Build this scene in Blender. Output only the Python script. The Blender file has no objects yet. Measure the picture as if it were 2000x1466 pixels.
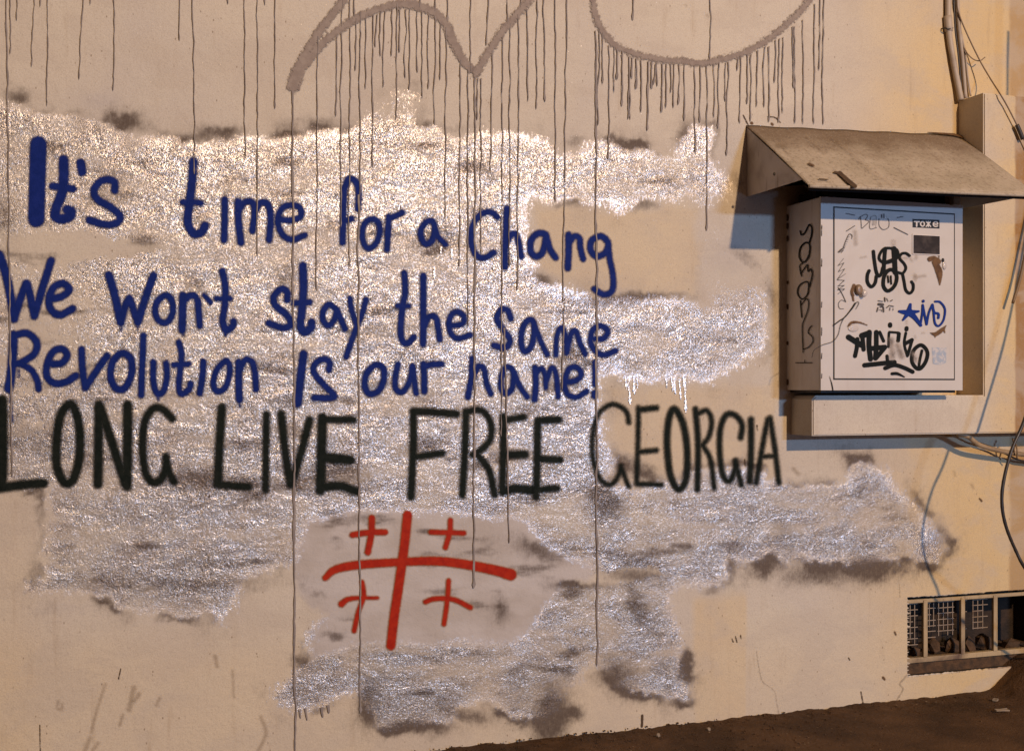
import bpy, bmesh, math, random
import numpy as np
from mathutils import Vector
random.seed(7)
R = math.radians
S = bpy.context.scene
COL = S.collection

# ------------------------------------------------------------------ camera
CAMZ = 1.62; DIST = 5.0; YAW = R(18.5); FP = 2240.0; HOR = 760.0
cam_d = bpy.data.cameras.new('camera'); cam = bpy.data.objects.new('camera', cam_d); COL.objects.link(cam)
cam.location = (0, -DIST, CAMZ); cam.rotation_euler = (R(90), 0, -YAW)
cam_d.sensor_width = 36; cam_d.lens = 36 * FP / 2000; cam_d.shift_y = (HOR - 733) / 2000
cam_d.clip_start = .05; cam_d.clip_end = 300
S.camera = cam
# ------------------------------------------------------------------ night sky
w = bpy.data.worlds.new('World'); S.world = w; w.use_nodes = True
bg = w.node_tree.nodes['Background']
bg.inputs[0].default_value = (.66, .42, .33, 1); bg.inputs[1].default_value = .15
# ------------------------------------------------------------------ street light
def lamp(name, kind, loc, target, energy, color, size, size_y=None):
    d = bpy.data.lights.new(name, kind); d.energy = energy; d.color = color
    if kind == 'AREA':
        d.shape = 'RECTANGLE'; d.size = size; d.size_y = size_y or size
    else:
        d.shadow_soft_size = size
    o = bpy.data.objects.new(name, d); COL.objects.link(o); o.location = loc
    o.rotation_euler = (Vector(target) - Vector(loc)).to_track_quat('-Z', 'Y').to_euler()
    return o
lamp('street_lamp_light', 'AREA', (5.4, -16.0, 8.4), (2.0, 0, 1.7), 2720, (1.0, .69, .41), .46, .30)
lamp('unseen_cool_light', 'AREA', (6.8, -14.0, 3.4), (2.0, 0, 1.4), 800, (.33, .56, 1.0), 1.4, .42)  # shop window across the street, out of view
lamp('unseen_cool_light', 'AREA', (6.6, -14.0, .5), (2.0, 0, 1.1), 95, (.33, .56, 1.0), 1.4, .7)  # added lower cool light with no known source, spreads blue sheen downward
lamp('sodium_lamp_light', 'POINT', (6.4, -2.1, 3.4), (4, 0, 2), 17, (1.0, .60, .17), .15)
S.view_settings.view_transform = 'Standard'; S.view_settings.look = 'None'
S.view_settings.exposure = 0; S.view_settings.gamma = 1; S.view_settings.use_curve_mapping = False

# ------------------------------------------------------------------ helpers
FW = Vector((math.sin(YAW), math.cos(YAW), 0)); RT = Vector((math.cos(YAW), -math.sin(YAW), 0)); CAM = Vector((0, -DIST, CAMZ))
def ray(px, py): return FW * FP + RT * (px - 1000) + Vector((0, 0, HOR - py))
def on_plane(px, py, p0, n):
    d = ray(px, py); return CAM + d * ((p0 - CAM).dot(n) / d.dot(n))
def P(px, py, depth=0.0): return on_plane(px, py, Vector((0, -depth, 0)), Vector((0, -1, 0)))
def proj_arr(px, py, p0, n, off=0.0):
    p0 = np.array(p0) + np.array(n) * off; n = np.array(n)
    dx = FW.x * FP + RT.x * (px - 1000); dy = FW.y * FP + RT.y * (px - 1000); dz = HOR - py
    c = np.array(CAM); t = ((p0 - c) @ n) / (dx * n[0] + dy * n[1] + dz * n[2])
    return np.stack([c[0] + dx * t, c[1] + dy * t, c[2] + dz * t], -1)
def to_px(X, Y, Z):
    rx, ry, rz = X - CAM.x, Y - CAM.y, Z - CAM.z
    f = rx * FW.x + ry * FW.y; r = rx * RT.x + ry * RT.y
    return 1000 + FP * r / f, HOR - FP * rz / f

def vnoise(x, y, seed=0):
    rs = np.random.RandomState(seed); t = rs.rand(256, 256)
    xi = np.floor(x).astype(int); yi = np.floor(y).astype(int); fx = x - xi; fy = y - yi
    fx = fx * fx * (3 - 2 * fx); fy = fy * fy * (3 - 2 * fy)
    a = t[yi % 256, xi % 256]; b = t[yi % 256, (xi + 1) % 256]; c = t[(yi + 1) % 256, xi % 256]; d = t[(yi + 1) % 256, (xi + 1) % 256]
    return (a * (1 - fx) + b * fx) * (1 - fy) + (c * (1 - fx) + d * fx) * fy - .5
def fnoise(x, y, s, seed=0, octv=4):
    r = 0; a = 1.0
    for i in range(octv):
        r = r + a * vnoise(x / s, y / s, seed + i); a *= .5; s = s / 2.03
    return r

def tag(o, label=None, cat=None, group=None, kind=None):
    if label: o['label'] = label
    if cat: o['category'] = cat
    if group: o['group'] = group
    if kind: o['kind'] = kind
    return o
def empty(name, loc, parent=None):
    o = bpy.data.objects.new(name, None); COL.objects.link(o); o.location = loc; o.empty_display_size = .1
    if parent: adopt(o, parent)
    return o
def world_loc(o):
    v = Vector(o.location)
    while o.parent: o = o.parent; v = v + Vector(o.location)
    return v
def adopt(o, parent):
    o.location = Vector(o.location) - world_loc(parent); o.parent = parent
def mesh_obj(name, verts, faces, mat, parent=None, attrs=None, smooth=False):
    me = bpy.data.meshes.new(name)
    verts = np.asarray(verts, dtype=np.float64); org = verts.mean(0)
    if isinstance(faces, np.ndarray):
        n, k = faces.shape
        me.vertices.add(len(verts)); me.vertices.foreach_set('co', (verts - org).ravel().astype(np.float32))
        me.loops.add(n * k); me.loops.foreach_set('vertex_index', faces.ravel().astype(np.int32))
        me.polygons.add(n); me.polygons.foreach_set('loop_start', np.arange(0, n * k, k, dtype=np.int32))
        me.update(calc_edges=True)
    else:
        me.from_pydata([tuple(v) for v in (verts - org)], [], faces)
    if attrs:
        for an, (ty, arr) in attrs.items():
            a = me.attributes.new(an, ty, 'POINT')
            a.data.foreach_set('color' if ty == 'FLOAT_COLOR' else 'value', np.asarray(arr, dtype=np.float32).ravel())
    if smooth: me.polygons.foreach_set('use_smooth', [True] * len(me.polygons))
    me.materials.append(mat); me.validate()
    o = bpy.data.objects.new(name, me); COL.objects.link(o); o.location = Vector(org)
    if parent: adopt(o, parent)
    return o
def bm_obj(name, bm, mat, parent=None, smooth=False):
    bmesh.ops.recalc_face_normals(bm, faces=bm.faces)
    v = [x.co.copy() for x in bm.verts]; org = sum(v, Vector()) / len(v)
    for x in bm.verts: x.co -= org
    me = bpy.data.meshes.new(name); bm.to_mesh(me); bm.free()
    if smooth:
        for p in me.polygons: p.use_smooth = True
    me.materials.append(mat); o = bpy.data.objects.new(name, me); COL.objects.link(o); o.location = org
    if parent: adopt(o, parent)
    return o
def add_box(bm, lo, hi, bev=0.0, seg=2):
    vs = [bm.verts.new((x, y, z)) for x in (lo[0], hi[0]) for y in (lo[1], hi[1]) for z in (lo[2], hi[2])]
    fs = [bm.faces.new([vs[i] for i in f]) for f in ((0,1,3,2),(4,6,7,5),(0,4,5,1),(2,3,7,6),(0,2,6,4),(1,5,7,3))]
    if bev:
        es = list({e for f in fs for e in f.edges}); bmesh.ops.bevel(bm, geom=es, offset=bev, segments=seg, affect='EDGES', profile=.5)
def box(name, lo, hi, mat, parent=None, bev=0.0):
    bm = bmesh.new(); add_box(bm, lo, hi, bev); return bm_obj(name, bm, mat, parent)
def catmull(pts, n=8):
    pts = [np.array(p, float) for p in pts]
    if len(pts) < 3: return np.array([pts[0] + (pts[-1] - pts[0]) * t for t in np.linspace(0, 1, n + 1)])
    closed = np.linalg.norm(pts[0][:2] - pts[-1][:2]) < 1e-6
    q = ([pts[-2]] + pts + [pts[1]]) if closed else ([2 * pts[0] - pts[1]] + pts + [2 * pts[-1] - pts[-2]])
    out = []
    for i in range(1, len(q) - 2):
        a, b, c, d = q[i-1:i+3]
        for t in np.linspace(0, 1, n, endpoint=False):
            out.append(.5 * (2*b + (c-a)*t + (2*a-5*b+4*c-d)*t*t + (3*b-a-3*c+d)*t**3))
    out.append(q[-2]); return np.array(out)
def tube(name, pts, rad, mat, parent=None, sides=10, n=8, smooth=True, wob=0):
    c = catmull([tuple(p) for p in pts], n); bm = bmesh.new(); rings = []
    prev = None
    for i, p in enumerate(c):
        a = c[max(i-1, 0)]; b = c[min(i+1, len(c)-1)]; t = Vector(b - a).normalized()
        if prev is None: prev = t.orthogonal().normalized()
        u = (prev - t * prev.dot(t)).normalized(); prev = u; v = t.cross(u)
        rr = rad(i / (len(c)-1)) if callable(rad) else rad
        rr *= 1 + wob * (random.random() - .5)
        rings.append([bm.verts.new(Vector(p) + (u * math.cos(k*2*math.pi/sides) + v * math.sin(k*2*math.pi/sides)) * rr) for k in range(sides)])
    for A, B in zip(rings, rings[1:]):
        for k in range(sides): bm.faces.new((A[k], A[(k+1) % sides], B[(k+1) % sides], B[k]))
    bm.faces.new(rings[0]); bm.faces.new(rings[-1][::-1])
    return bm_obj(name, bm, mat, parent, smooth)

# ------------------------------------------------------------------ materials
class N:
    def __init__(s, name):
        s.m = bpy.data.materials.new(name); s.m.use_nodes = True; s.t = s.m.node_tree; s.t.nodes.clear()
        s.out = s.t.nodes.new('ShaderNodeOutputMaterial')
    def n(s, ty, **k):
        x = s.t.nodes.new(ty)
        for a, v in k.items():
            if a.startswith('i_'):
                key = a[2:]; key = int(key) if key.isdigit() else key.replace('_', ' ')
                x.inputs[key].default_value = v
            else: setattr(x, a, v)
        return x
    def L(s, a, b): s.t.links.new(a, b)
    def pos(s, scale=(1,1,1)):
        g = s.n('ShaderNodeNewGeometry'); m = s.n('ShaderNodeVectorMath', operation='MULTIPLY'); s.L(g.outputs['Position'], m.inputs[0]); m.inputs[1].default_value = scale
        return m.outputs[0]
    def noise(s, vec, scale, detail=3, rough=.55, dist=0):
        x = s.n('ShaderNodeTexNoise', i_Scale=scale, i_Detail=detail, i_Roughness=rough, i_Distortion=dist); s.L(vec, x.inputs['Vector']); return x.outputs['Fac']
    def ramp(s, f, a, b, lo=0., hi=1., smooth=True):
        x = s.n('ShaderNodeMapRange'); x.interpolation_type = 'SMOOTHSTEP' if smooth else 'LINEAR'
        x.inputs['From Min'].default_value = a; x.inputs['From Max'].default_value = b; x.inputs['To Min'].default_value = lo; x.inputs['To Max'].default_value = hi
        s.L(f, x.inputs['Value']); return x.outputs['Result']
    def math(s, op, a, b=None, c=None, clamp=False):
        x = s.n('ShaderNodeMath', operation=op); x.use_clamp = clamp
        for i, v in enumerate((a, b, c)):
            if v is None: continue
            if isinstance(v, (int, float)): x.inputs[i].default_value = v
            else: s.L(v, x.inputs[i])
        return x.outputs[0]
    def mix(s, f, a, b, mode='MIX'):
        x = s.n('ShaderNodeMix', data_type='RGBA', blend_type=mode); x.clamp_factor = True
        for i, v in ((0, f), (6, a), (7, b)):
            if isinstance(v, (int, float)): x.inputs[i].default_value = v
            elif isinstance(v, tuple): x.inputs[i].default_value = (*v, 1)
            else: s.L(v, x.inputs[i])
        return x.outputs[2]
    def bsdf(s, col, rough=.6, metal=0., bump=None, strength=1., dist=.002, spec=.5):
        p = s.n('ShaderNodeBsdfPrincipled')
        for key, v in (('Base Color', col), ('Roughness', rough), ('Metallic', metal), ('Specular IOR Level', spec)):
            if isinstance(v, tuple): p.inputs[key].default_value = (*v, 1)
            elif isinstance(v, (int, float)): p.inputs[key].default_value = v
            else: s.L(v, p.inputs[key])
        if bump is not None:
            b = s.n('ShaderNodeBump', i_Distance=dist)
            if isinstance(strength, (int, float)): b.inputs['Strength'].default_value = strength
            else: s.L(strength, b.inputs['Strength'])
            s.L(bump, b.inputs['Height']); s.L(b.outputs[0], p.inputs['Normal'])
        return p.outputs[0]
    def done(s, sh): s.L(sh, s.out.inputs['Surface']); return s.m

def plaster_bump(k):
    g = k.pos()
    a = k.noise(g, 26, 4, .6, .3); b = k.noise(g, 120, 3, .6, .8)
    return k.math('ADD', k.math('MULTIPLY', a, .8), k.math('MULTIPLY', b, .30))
BEIGE = (.56, .49, .388)
OCHRE = (.60, .415, .17)
def base_wall_colour(k, ochre=None, shade_band=None):
    g = k.pos()
    big = k.noise(g, 1.3, 4, .55, .4); mid = k.noise(g, 7, 4, .6)
    c = k.mix(k.ramp(big, .35, .68), BEIGE, (.51, .45, .38))
    c = k.mix(k.ramp(mid, .45, .8, 0, .5), c, (.55, .49, .39))
    if ochre is not None: c = k.mix(ochre, c, k.mix(k.ramp(mid, .3, .7), OCHRE, (.60, .43, .20)))
    if shade_band is not None: c = k.mix(shade_band, c, (.30, .165, .06))
    c = k.mix(k.ramp(k.noise(k.pos((1, 1, 1.6)), 2.6, 6, .62, .5), .46, .62, 0, .45), c, (.47, .40, .32))
    # weather: runs, pits and flecks
    st = k.noise(k.pos((9, 9, 1.1)), 2.2, 4, .6); c = k.mix(k.ramp(st, .56, .80, 0, .38), c, (.33, .235, .14))
    v = k.n('ShaderNodeTexVoronoi', i_Scale=34., i_Randomness=1.); k.L(k.pos((1, 1, .55)), v.inputs['Vector'])
    pit = k.math('MULTIPLY', k.ramp(v.outputs['Distance'], .05, .13, 1, 0), k.ramp(k.noise(g, 5, 3), .42, .58))
    c = k.mix(k.math('MULTIPLY', pit, .7), c, (.16, .10, .055))
    fine = k.noise(g, 170, 3, .75); c = k.mix(k.ramp(fine, .46, .66, .0, .34), c, (.30, .23, .18)); fin2 = k.noise(g, 60, 4, .7); c = k.mix(k.ramp(fin2, .5, .75, 0, .35), c, (.38, .31, .25))
    return c

k = N('painted_plaster_wall')
at = k.n('ShaderNodeAttribute', attribute_name='mask'); sp = k.n('ShaderNodeSeparateColor'); k.L(at.outputs['Color'], sp.inputs[0])
at2 = k.n('ShaderNodeAttribute', attribute_name='tint'); sp2 = k.n('ShaderNodeSeparateColor'); k.L(at2.outputs['Color'], sp2.inputs[0])
g = k.pos()
en = k.noise(g, 48, 5, .75, .5); en2 = k.noise(k.pos((1, 1, .35)), 95, 3, .7)
sil = k.math('ADD', sp.outputs[0], k.math('MULTIPLY', k.math('SUBTRACT', en, .5), 1.25))
sil = k.math('ADD', sil, k.math('MULTIPLY', k.math('SUBTRACT', en2, .5), 1.1))
sil = k.ramp(sil, .22, .72)
thin = k.ramp(k.noise(k.pos((.40, 1, 1)), 5.6, 6, .66, .6), .42, .64)       # thin, worn roller marks
sil = k.math('MULTIPLY', sil, k.math('SUBTRACT', 1., k.math('MULTIPLY', thin, .62)))
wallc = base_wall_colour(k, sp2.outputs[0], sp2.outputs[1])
lil = k.ramp(k.math('ADD', sp.outputs[2], k.math('MULTIPLY', k.math('SUBTRACT', en, .5), .25)), .1, .9)
lilc = k.mix(k.ramp(k.noise(k.pos((.6, 1, 1)), 6, 4), .35, .65), (.47, .425, .395), (.40, .35, .31))
wallc = k.mix(lil, wallc, lilc)
dk = k.ramp(k.math('ADD', sp.outputs[1], k.math('ADD', k.math('MULTIPLY', k.math('SUBTRACT', en, .5), .6), k.math('MULTIPLY', k.math('SUBTRACT', en2, .5), .55))), -.02, 1.12)
dcol = (.060, .036, .024)
wallc2 = k.mix(k.math('MULTIPLY', dk, .93), wallc, dcol)
silc = k.mix(k.ramp(k.noise(g, 9, 4, .6), .35, .7), (.80, .775, .76), (.66, .59, .54))
silc = k.mix(k.math('MULTIPLY', dk, .8), silc, (.12, .075, .05))
# rough-cast relief that the metallic paint brings out
curl = k.noise(k.pos((1.15, 1, .85)), 62, 2.5, .62, 1.6); curl2 = k.noise(k.pos((1.35, 1, .8)), 150, 2, .6, 1.0)
hb = k.math('ADD', k.math('MULTIPLY', curl, 1.), k.math('MULTIPLY', curl2, .35))
ridge = k.n('ShaderNodeMath', operation='PINGPONG'); ridge.inputs[1].default_value = .11; k.L(hb, ridge.inputs[0])
hb = k.math('ADD', hb, k.math('MULTIPLY', ridge.outputs[0], .8))
hb2 = k.math('ADD', hb, k.math('MULTIPLY', k.noise(k.pos((.8, 1, 1.1)), 10, 3, .6, .5), .8))
smooth_area = k.math('MULTIPLY', k.math('SUBTRACT', 1., k.math('MULTIPLY', sp2.outputs[2], .75)), k.math('SUBTRACT', 1., k.math('MULTIPLY', lil, .8)))
sh_wall = k.bsdf(wallc2, .72, 0., plaster_bump(k), .8, .005, spec=.35)
crev = k.ramp(hb, .50, .72, 0, 1)                                           # paint missed the pits
silc2 = k.mix(k.math('MULTIPLY', k.ramp(curl, .32, .50, .9, 0), k.ramp(curl2, .35, .6, 1, .3)), silc, (.10, .07, .055))
sh_sil = k.bsdf(silc2, .34, .69, hb2, smooth_area, .0128)
mx = k.n('ShaderNodeMixShader'); k.L(sil, mx.inputs[0]); k.L(sh_wall, mx.inputs[1]); k.L(sh_sil, mx.inputs[2])
M_WALL = k.done(mx.outputs[0])

k = N('painted_casing')
gx = k.n('ShaderNodeSeparateXYZ'); k.L(k.pos(), gx.inputs[0])
och = k.ramp(gx.outputs[0], 4.0, 4.40, .0, .85)
shade_bnd = k.ramp(k.math('ADD', gx.outputs[0], k.math('MULTIPLY', k.noise(k.pos(), 8, 3), .02)), 4.362, 4.378)  # same far-right shade edge, painted into the casing colour
M_CASING = k.done(k.bsdf(base_wall_colour(k, och, shade_bnd), .7, 0., plaster_bump(k), .45, .003, spec=.35))
k = N('shaded_plaster_reveal'); M_REVEAL = k.done(k.bsdf(k.mix(k.ramp(k.noise(k.pos(), 14, 4), .3, .7), (.040, .022, .012), (.014, .009, .006)), .9, 0., k.noise(k.pos(), 60, 4), 1., .01))  # near-black plaster, shade inside the opening put into the colour

def spray(name, col, col2, feather, wob=2.0, rough=.55, metal=0., bumpy=.5, thin=0., halo=None, opac=1.):
    k = N(name); g = k.pos()
    a = k.n('ShaderNodeAttribute', attribute_name='edge').outputs['Fac']
    nz = k.math('SUBTRACT', k.noise(g, 95, 4, .7), .5); nz2 = k.math('SUBTRACT', k.noise(g, 320, 2, .8), .5)
    e = k.math('ADD', a, k.math('ADD', k.math('MULTIPLY', nz, wob * 2), k.math('MULTIPLY', nz2, feather * 1.6)))
    al = k.ramp(e, -feather, feather, 1, 0)
    if thin:
        pn = k.ramp(k.noise(g, 150, 3, .7), .64, .74, 0, thin); al = k.math('MULTIPLY', al, k.math('SUBTRACT', 1., pn))
    if opac < 1: al = k.math('MULTIPLY', al, opac)
    c = k.mix(k.ramp(k.noise(g, 30, 4, .6), .35, .7), col, col2)
    if halo: c = k.mix(k.ramp(a, -feather * .8, feather * .5), c, halo)
    sh = k.bsdf(c, rough, metal, k.math('ADD', k.noise(g, 78, 2.5, .62, 2.2), k.math('MULTIPLY', k.noise(g, 200, 2), .3)), bumpy, .003, spec=.06)
    tr = k.n('ShaderNodeBsdfTransparent'); m = k.n('ShaderNodeMixShader'); k.L(al, m.inputs[0]); k.L(tr.outputs[0], m.inputs[1]); k.L(sh, m.inputs[2])
    return k.done(m.outputs[0])
M_BLUE = spray('blue_spray_paint', (.004, .015, .120), (.007, .020, .150), 3.4, 1.8, .6, thin=.35)
M_BLACK = spray('black_green_spray_paint', (.005, .008, .006), (.010, .013, .010), 5.2, 2.0, .6, thin=.3)
M_RED = spray('red_spray_paint', (.36, .022, .006), (.28, .014, .005), 3.2, 1.6, .5, bumpy=.3, halo=(.36, .12, .02))
M_GREY = spray('grey_rough_paint', (.245, .195, .165), (.30, .245, .205), 3.0, 12.0, .6, bumpy=.3, thin=.3)
M_MARK = spray('black_marker_ink', (.010, .012, .011), (.014, .014, .013), .7, .35, .35, bumpy=.0)
M_FAINT = spray('worn_marker_ink', (.10, .09, .09), (.05, .045, .045), .7, .3, .5, bumpy=.0, thin=.7)
M_MBLUE = spray('blue_marker_ink', (.012, .035, .20), (.012, .03, .17), .7, .35, .35, bumpy=.0)
M_WHITE = spray('white_print', (.62, .58, .54), (.55, .5, .46), .5, .2, .5, bumpy=.0)
M_SMEAR = spray('solvent_smear', (.42, .35, .30), (.12, .09, .07), 5.0, 4.0, .45, bumpy=.0, thin=.9, opac=.6)
M_RUST = spray('rust_brown_residue', (.16, .09, .045), (.09, .05, .03), 1.3, 1.5, .6, bumpy=.2)
M_DIRT = spray('thin_dirt_mark', (.30, .21, .13), (.22, .15, .09), 4.2, 3.5, .8, bumpy=.1, thin=.8, opac=.30)
M_HAIR = spray('faint_hairline_crack', (.20, .15, .11), (.26, .20, .15), 1.2, 2.6, .9, bumpy=.0, thin=.9, opac=.35)
M_CRACK = spray('hairline_crack_dirt', (.07, .045, .03), (.10, .065, .04), .8, 1.2, .9, bumpy=.0)
k = N('grey_drip_paint'); M_DRIP = k.done(k.bsdf(k.mix(k.ramp(k.noise(k.pos(), 20, 3), .3, .7), (.185, .155, .14), (.26, .22, .20)), .6, spec=.2))
k = N('silver_drip_paint'); M_SDRIP = k.done(k.bsdf((.68, .66, .65), .3, .8, k.noise(k.pos(), 120, 3), 1., .004))

def metal_paint(name, col, dirt, amt=.4, rough=.42, top=None):
    k = N(name); g = k.pos()
    c = k.mix(k.ramp(k.noise(g, 3.2, 5, .6, .5), .42, .75, 0, amt), col, dirt)
    c = k.mix(k.ramp(k.noise(k.pos((6, 6, .8)), 4, 4, .65), .55, .8, 0, amt), c, dirt)
    sp_ = k.noise(g, 85, 3, .7); c = k.mix(k.ramp(sp_, .66, .74, 0, .5 * amt), c, (.12, .07, .04))
    c = k.mix(k.ramp(k.noise(g, 420, 2, .8), .3, .7, 0, .14), c, dirt)
    return k.done(k.bsdf(c, k.ramp(k.noise(g, 8, 3), .3, .7, rough - .06, rough + .12), 0., k.noise(g, 30, 3), .12, .003))
M_CAB = metal_paint('cabinet_enamel', (.52, .475, .43), (.42, .35, .29), .35)
M_CABS = metal_paint('cabinet_enamel_side', (.62, .57, .53), (.36, .28, .23), .5)
M_CHEEK = metal_paint('canopy_cheek_paint', (.46, .40, .36), (.13, .085, .06), .9)
M_DARK = metal_paint('dark_gasket_and_gap_shade', (.012, .010, .009), (.02, .015, .012), .3, .6)
M_PIPE = metal_paint('painted_conduit', (.42, .34, .26), (.16, .105, .07), .8, .6)
M_BAR = metal_paint('painted_grille_bar', (.42, .31, .17), (.09, .05, .03), 1., .6)
M_WIRE = metal_paint('rusty_wire', (.26, .20, .14), (.14, .08, .05), .7, .55)
M_CABLE = metal_paint('black_cable_sheath', (.022, .017, .013), (.05, .035, .025), .5, .5)
M_TCABLE = metal_paint('tan_cable_sheath', (.36, .25, .14), (.12, .075, .045), .7, .55)
M_TWIRE = metal_paint('brown_thin_wire', (.20, .13, .075), (.10, .06, .035), .6, .55)
k = N('canopy_sheet'); g = k.pos(); sx = k.n('ShaderNodeSeparateXYZ'); k.L(g, sx.inputs[0])
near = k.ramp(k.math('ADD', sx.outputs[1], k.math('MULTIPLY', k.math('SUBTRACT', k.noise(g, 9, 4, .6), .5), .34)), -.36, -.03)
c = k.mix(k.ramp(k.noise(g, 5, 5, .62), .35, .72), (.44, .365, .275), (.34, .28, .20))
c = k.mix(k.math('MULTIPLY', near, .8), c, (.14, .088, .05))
c = k.mix(k.ramp(k.noise(g, 48, 5, .8), .48, .70, 0, .75), c, (.13, .09, .06)); c = k.mix(k.ramp(k.noise(g, 110, 3, .8), .55, .7, 0, .6), c, (.50, .42, .32))
ln = k.noise(k.pos((14, 1.5, 1.5)), 3, 3, .6, .4); c = k.mix(k.ramp(ln, .60, .72, 0, .3), c, (.16, .10, .06))
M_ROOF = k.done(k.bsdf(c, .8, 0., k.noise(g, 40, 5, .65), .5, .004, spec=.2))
k = N('canopy_under_shade'); M_UNDER = k.done(k.bsdf((.016, .010, .008), .9, spec=.1))  # near-black colour stands for the shade below the canopy
k = N('meter_window_glass'); g = k.pos(); c = k.mix(k.ramp(k.noise(g, 18, 4), .4, .7), (.022, .015, .012), (.06, .045, .037)); M_GLASS = k.done(k.bsdf(c, .35, 0., k.noise(g, 50, 3), .15, .002, spec=.3))
k = N('knob_plastic'); M_KNOB = k.done(k.bsdf((.22, .15, .10), .35))
k = N('clear_tape'); p = k.n('ShaderNodeBsdfPrincipled'); p.inputs['Base Color'].default_value = (.62, .56, .52, 1); p.inputs['Roughness'].default_value = .12; p.inputs['Alpha'].default_value = .75
b = k.n('ShaderNodeBump', i_Distance=.006); k.L(k.noise(k.pos(), 60, 3), b.inputs['Height']); k.L(b.outputs[0], p.inputs['Normal']); M_TAPE = k.done(p.outputs[0])
k = N('sticker_black'); M_STB = k.done(k.bsdf((.010, .009, .009), .35))
k = N('faded_blue_sticker'); g = k.pos(); M_STBL = k.done(k.bsdf(k.mix(k.ramp(k.noise(g, 60, 4, .7), .42, .62), (.30, .34, .40), (.50, .46, .43)), .5))

k = N('dark_ground_asphalt'); g = k.pos()
c = k.mix(k.ramp(k.noise(g, 3, 5, .6), .35, .7), (.052, .026, .011), (.105, .054, .024))
c = k.mix(k.ramp(k.noise(g, 45, 4, .75), .55, .75, 0, .6), c, (.12, .075, .042))
v = k.n('ShaderNodeTexVoronoi', i_Scale=26.); k.L(g, v.inputs['Vector'])
c = k.mix(k.math('MULTIPLY', k.ramp(v.outputs['Distance'], .08, .16, 1, 0), k.ramp(k.noise(g, 4, 3), .5, .6)), c, (.22, .15, .09))
M_GROUND = k.done(k.bsdf(c, .85, 0., k.noise(g, 60, 5, .7), .9, .012, spec=.25))
k = N('rubble_stone'); M_RUB = k.done(k.bsdf(k.mix(k.ramp(k.noise(k.pos(), 20, 4), .3, .7), (.10, .05, .02), (.035, .02, .010)), .9, 0., k.noise(k.pos(), 50, 4), 1., .01))
k = N('paper_litter'); M_LIT = k.done(k.bsdf((.26, .20, .14), .8))
M_LAMPHEAD = M_DARK

# ------------------------------------------------------------------ wall mesh with paint masks
def poly_sd(px, py, poly):
    p = np.array(poly, float); n = len(p); d = np.full(px.shape, 1e9); inside = np.zeros(px.shape, bool)
    for i in range(n):
        a = p[i]; b = p[(i+1) % n]; ex, ey = b - a; wx = px - a[0]; wy = py - a[1]
        t = np.clip((wx*ex + wy*ey) / (ex*ex + ey*ey + 1e-9), 0, 1)
        d = np.minimum(d, (wx - ex*t)**2 + (wy - ey*t)**2)
        c = ((a[1] > py) != (b[1] > py)) & (px < (b[0]-a[0]) * (py-a[1]) / (b[1]-a[1] + 1e-12) + a[0]); inside ^= c
    d = np.sqrt(d); return np.where(inside, d, -d)
def sst(x, a, b):
    t = np.clip((x - a) / (b - a), 0, 1); return t*t*(3-2*t)

SILVER = [(-200,190),(0,190),(35,200),(71,222),(106,226),(160,222),(200,226),(240,250),(266,262),(337,264),(390,274),(443,271),(497,267),(568,262),(603,256),(671,253),(690,246),(706,206),(745,195),(775,182),(809,180),(812,215),(802,248),(901,255),(990,259),(1060,261),(1075,284),(1093,305),(1132,294),(1150,278),(1175,268),(1203,273),(1224,286),(1245,282),(1267,281),(1286,298),(1314,310),(1322,280),(1335,257),(1361,241),(1392,244),(1396,270),(1385,300),(1408,325),(1424,340),(1430,370),(1418,392),(1395,380),(1385,402),(1362,398),(1345,385),(1310,402),(1285,390),(1262,388),(1240,402),(1210,414),(1190,396),(1150,402),(1100,394),(1070,398),(1032,392),(1028,420),(1022,470),(1035,505),(1060,515),(1045,535),(1060,550),(1100,560),(1130,575),(1160,588),(1240,584),(1320,580),(1372,584),(1380,560),(1366,500),(1368,462),(1392,448),(1408,436),(1420,455),(1412,480),(1440,495),(1462,520),(1480,560),(1494,592),(1498,640),(1492,690),(1468,702),(1440,718),(1392,746),(1360,742),(1330,734),(1262,744),(1222,736),(1195,728),(1168,735),(1168,770),(1176,816),(1188,870),(1205,900),(1190,930),(1215,950),(1292,948),(1330,940),(1350,915),(1400,912),(1448,908),(1494,915),(1504,942),(1529,947),(1600,946),(1645,944),(1658,903),(1680,893),(1702,897),(1740,918),(1756,955),(1790,985),(1822,1010),(1850,1045),(1858,1078),(1838,1105),(1790,1098),(1740,1102),(1700,1108),(1640,1100),(1600,1102),(1560,1098),(1530,1105),(1512,1085),(1490,1100),(1466,1098),(1425,1088),(1432,1118),(1412,1142),(1330,1150),(1310,1175),(1322,1215),(1335,1240),(1338,1290),(1350,1340),(1352,1372),(1300,1375),(1240,1352),(1205,1335),(1190,1310),(1150,1300),(1130,1328),(1100,1345),(1090,1390),(1040,1402),(1000,1402),(950,1368),(905,1380),(870,1412),(780,1422),(738,1418),(722,1385),(690,1358),(640,1376),(590,1386),(550,1372),(530,1350),(560,1312),(600,1288),(600,1240),(612,1212),(650,1195),(640,1165),(590,1150),(575,1110),(520,1122),(490,1132),(470,1172),(440,1216),(400,1205),(330,1200),(230,1192),(212,1166),(150,1163),(60,1166),(44,1150),(52,1130),(85,1134),(78,1100),(82,1050),(90,1000),(86,962),(40,955),(10,930),(-20,870),(-200,860)]
BEIGEHOLES = [[(1176,590),(1180,588),(1176,586)], [(1090,1108),(1180,1112),(1275,1106),(1292,1125),(1210,1140),(1100,1142)],
   [(20,468),(120,456),(260,470),(330,478),(250,498),(90,506),(30,500)], [(500,1140),(560,1120),(600,1165),(600,1210),(470,1240)]]
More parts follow.
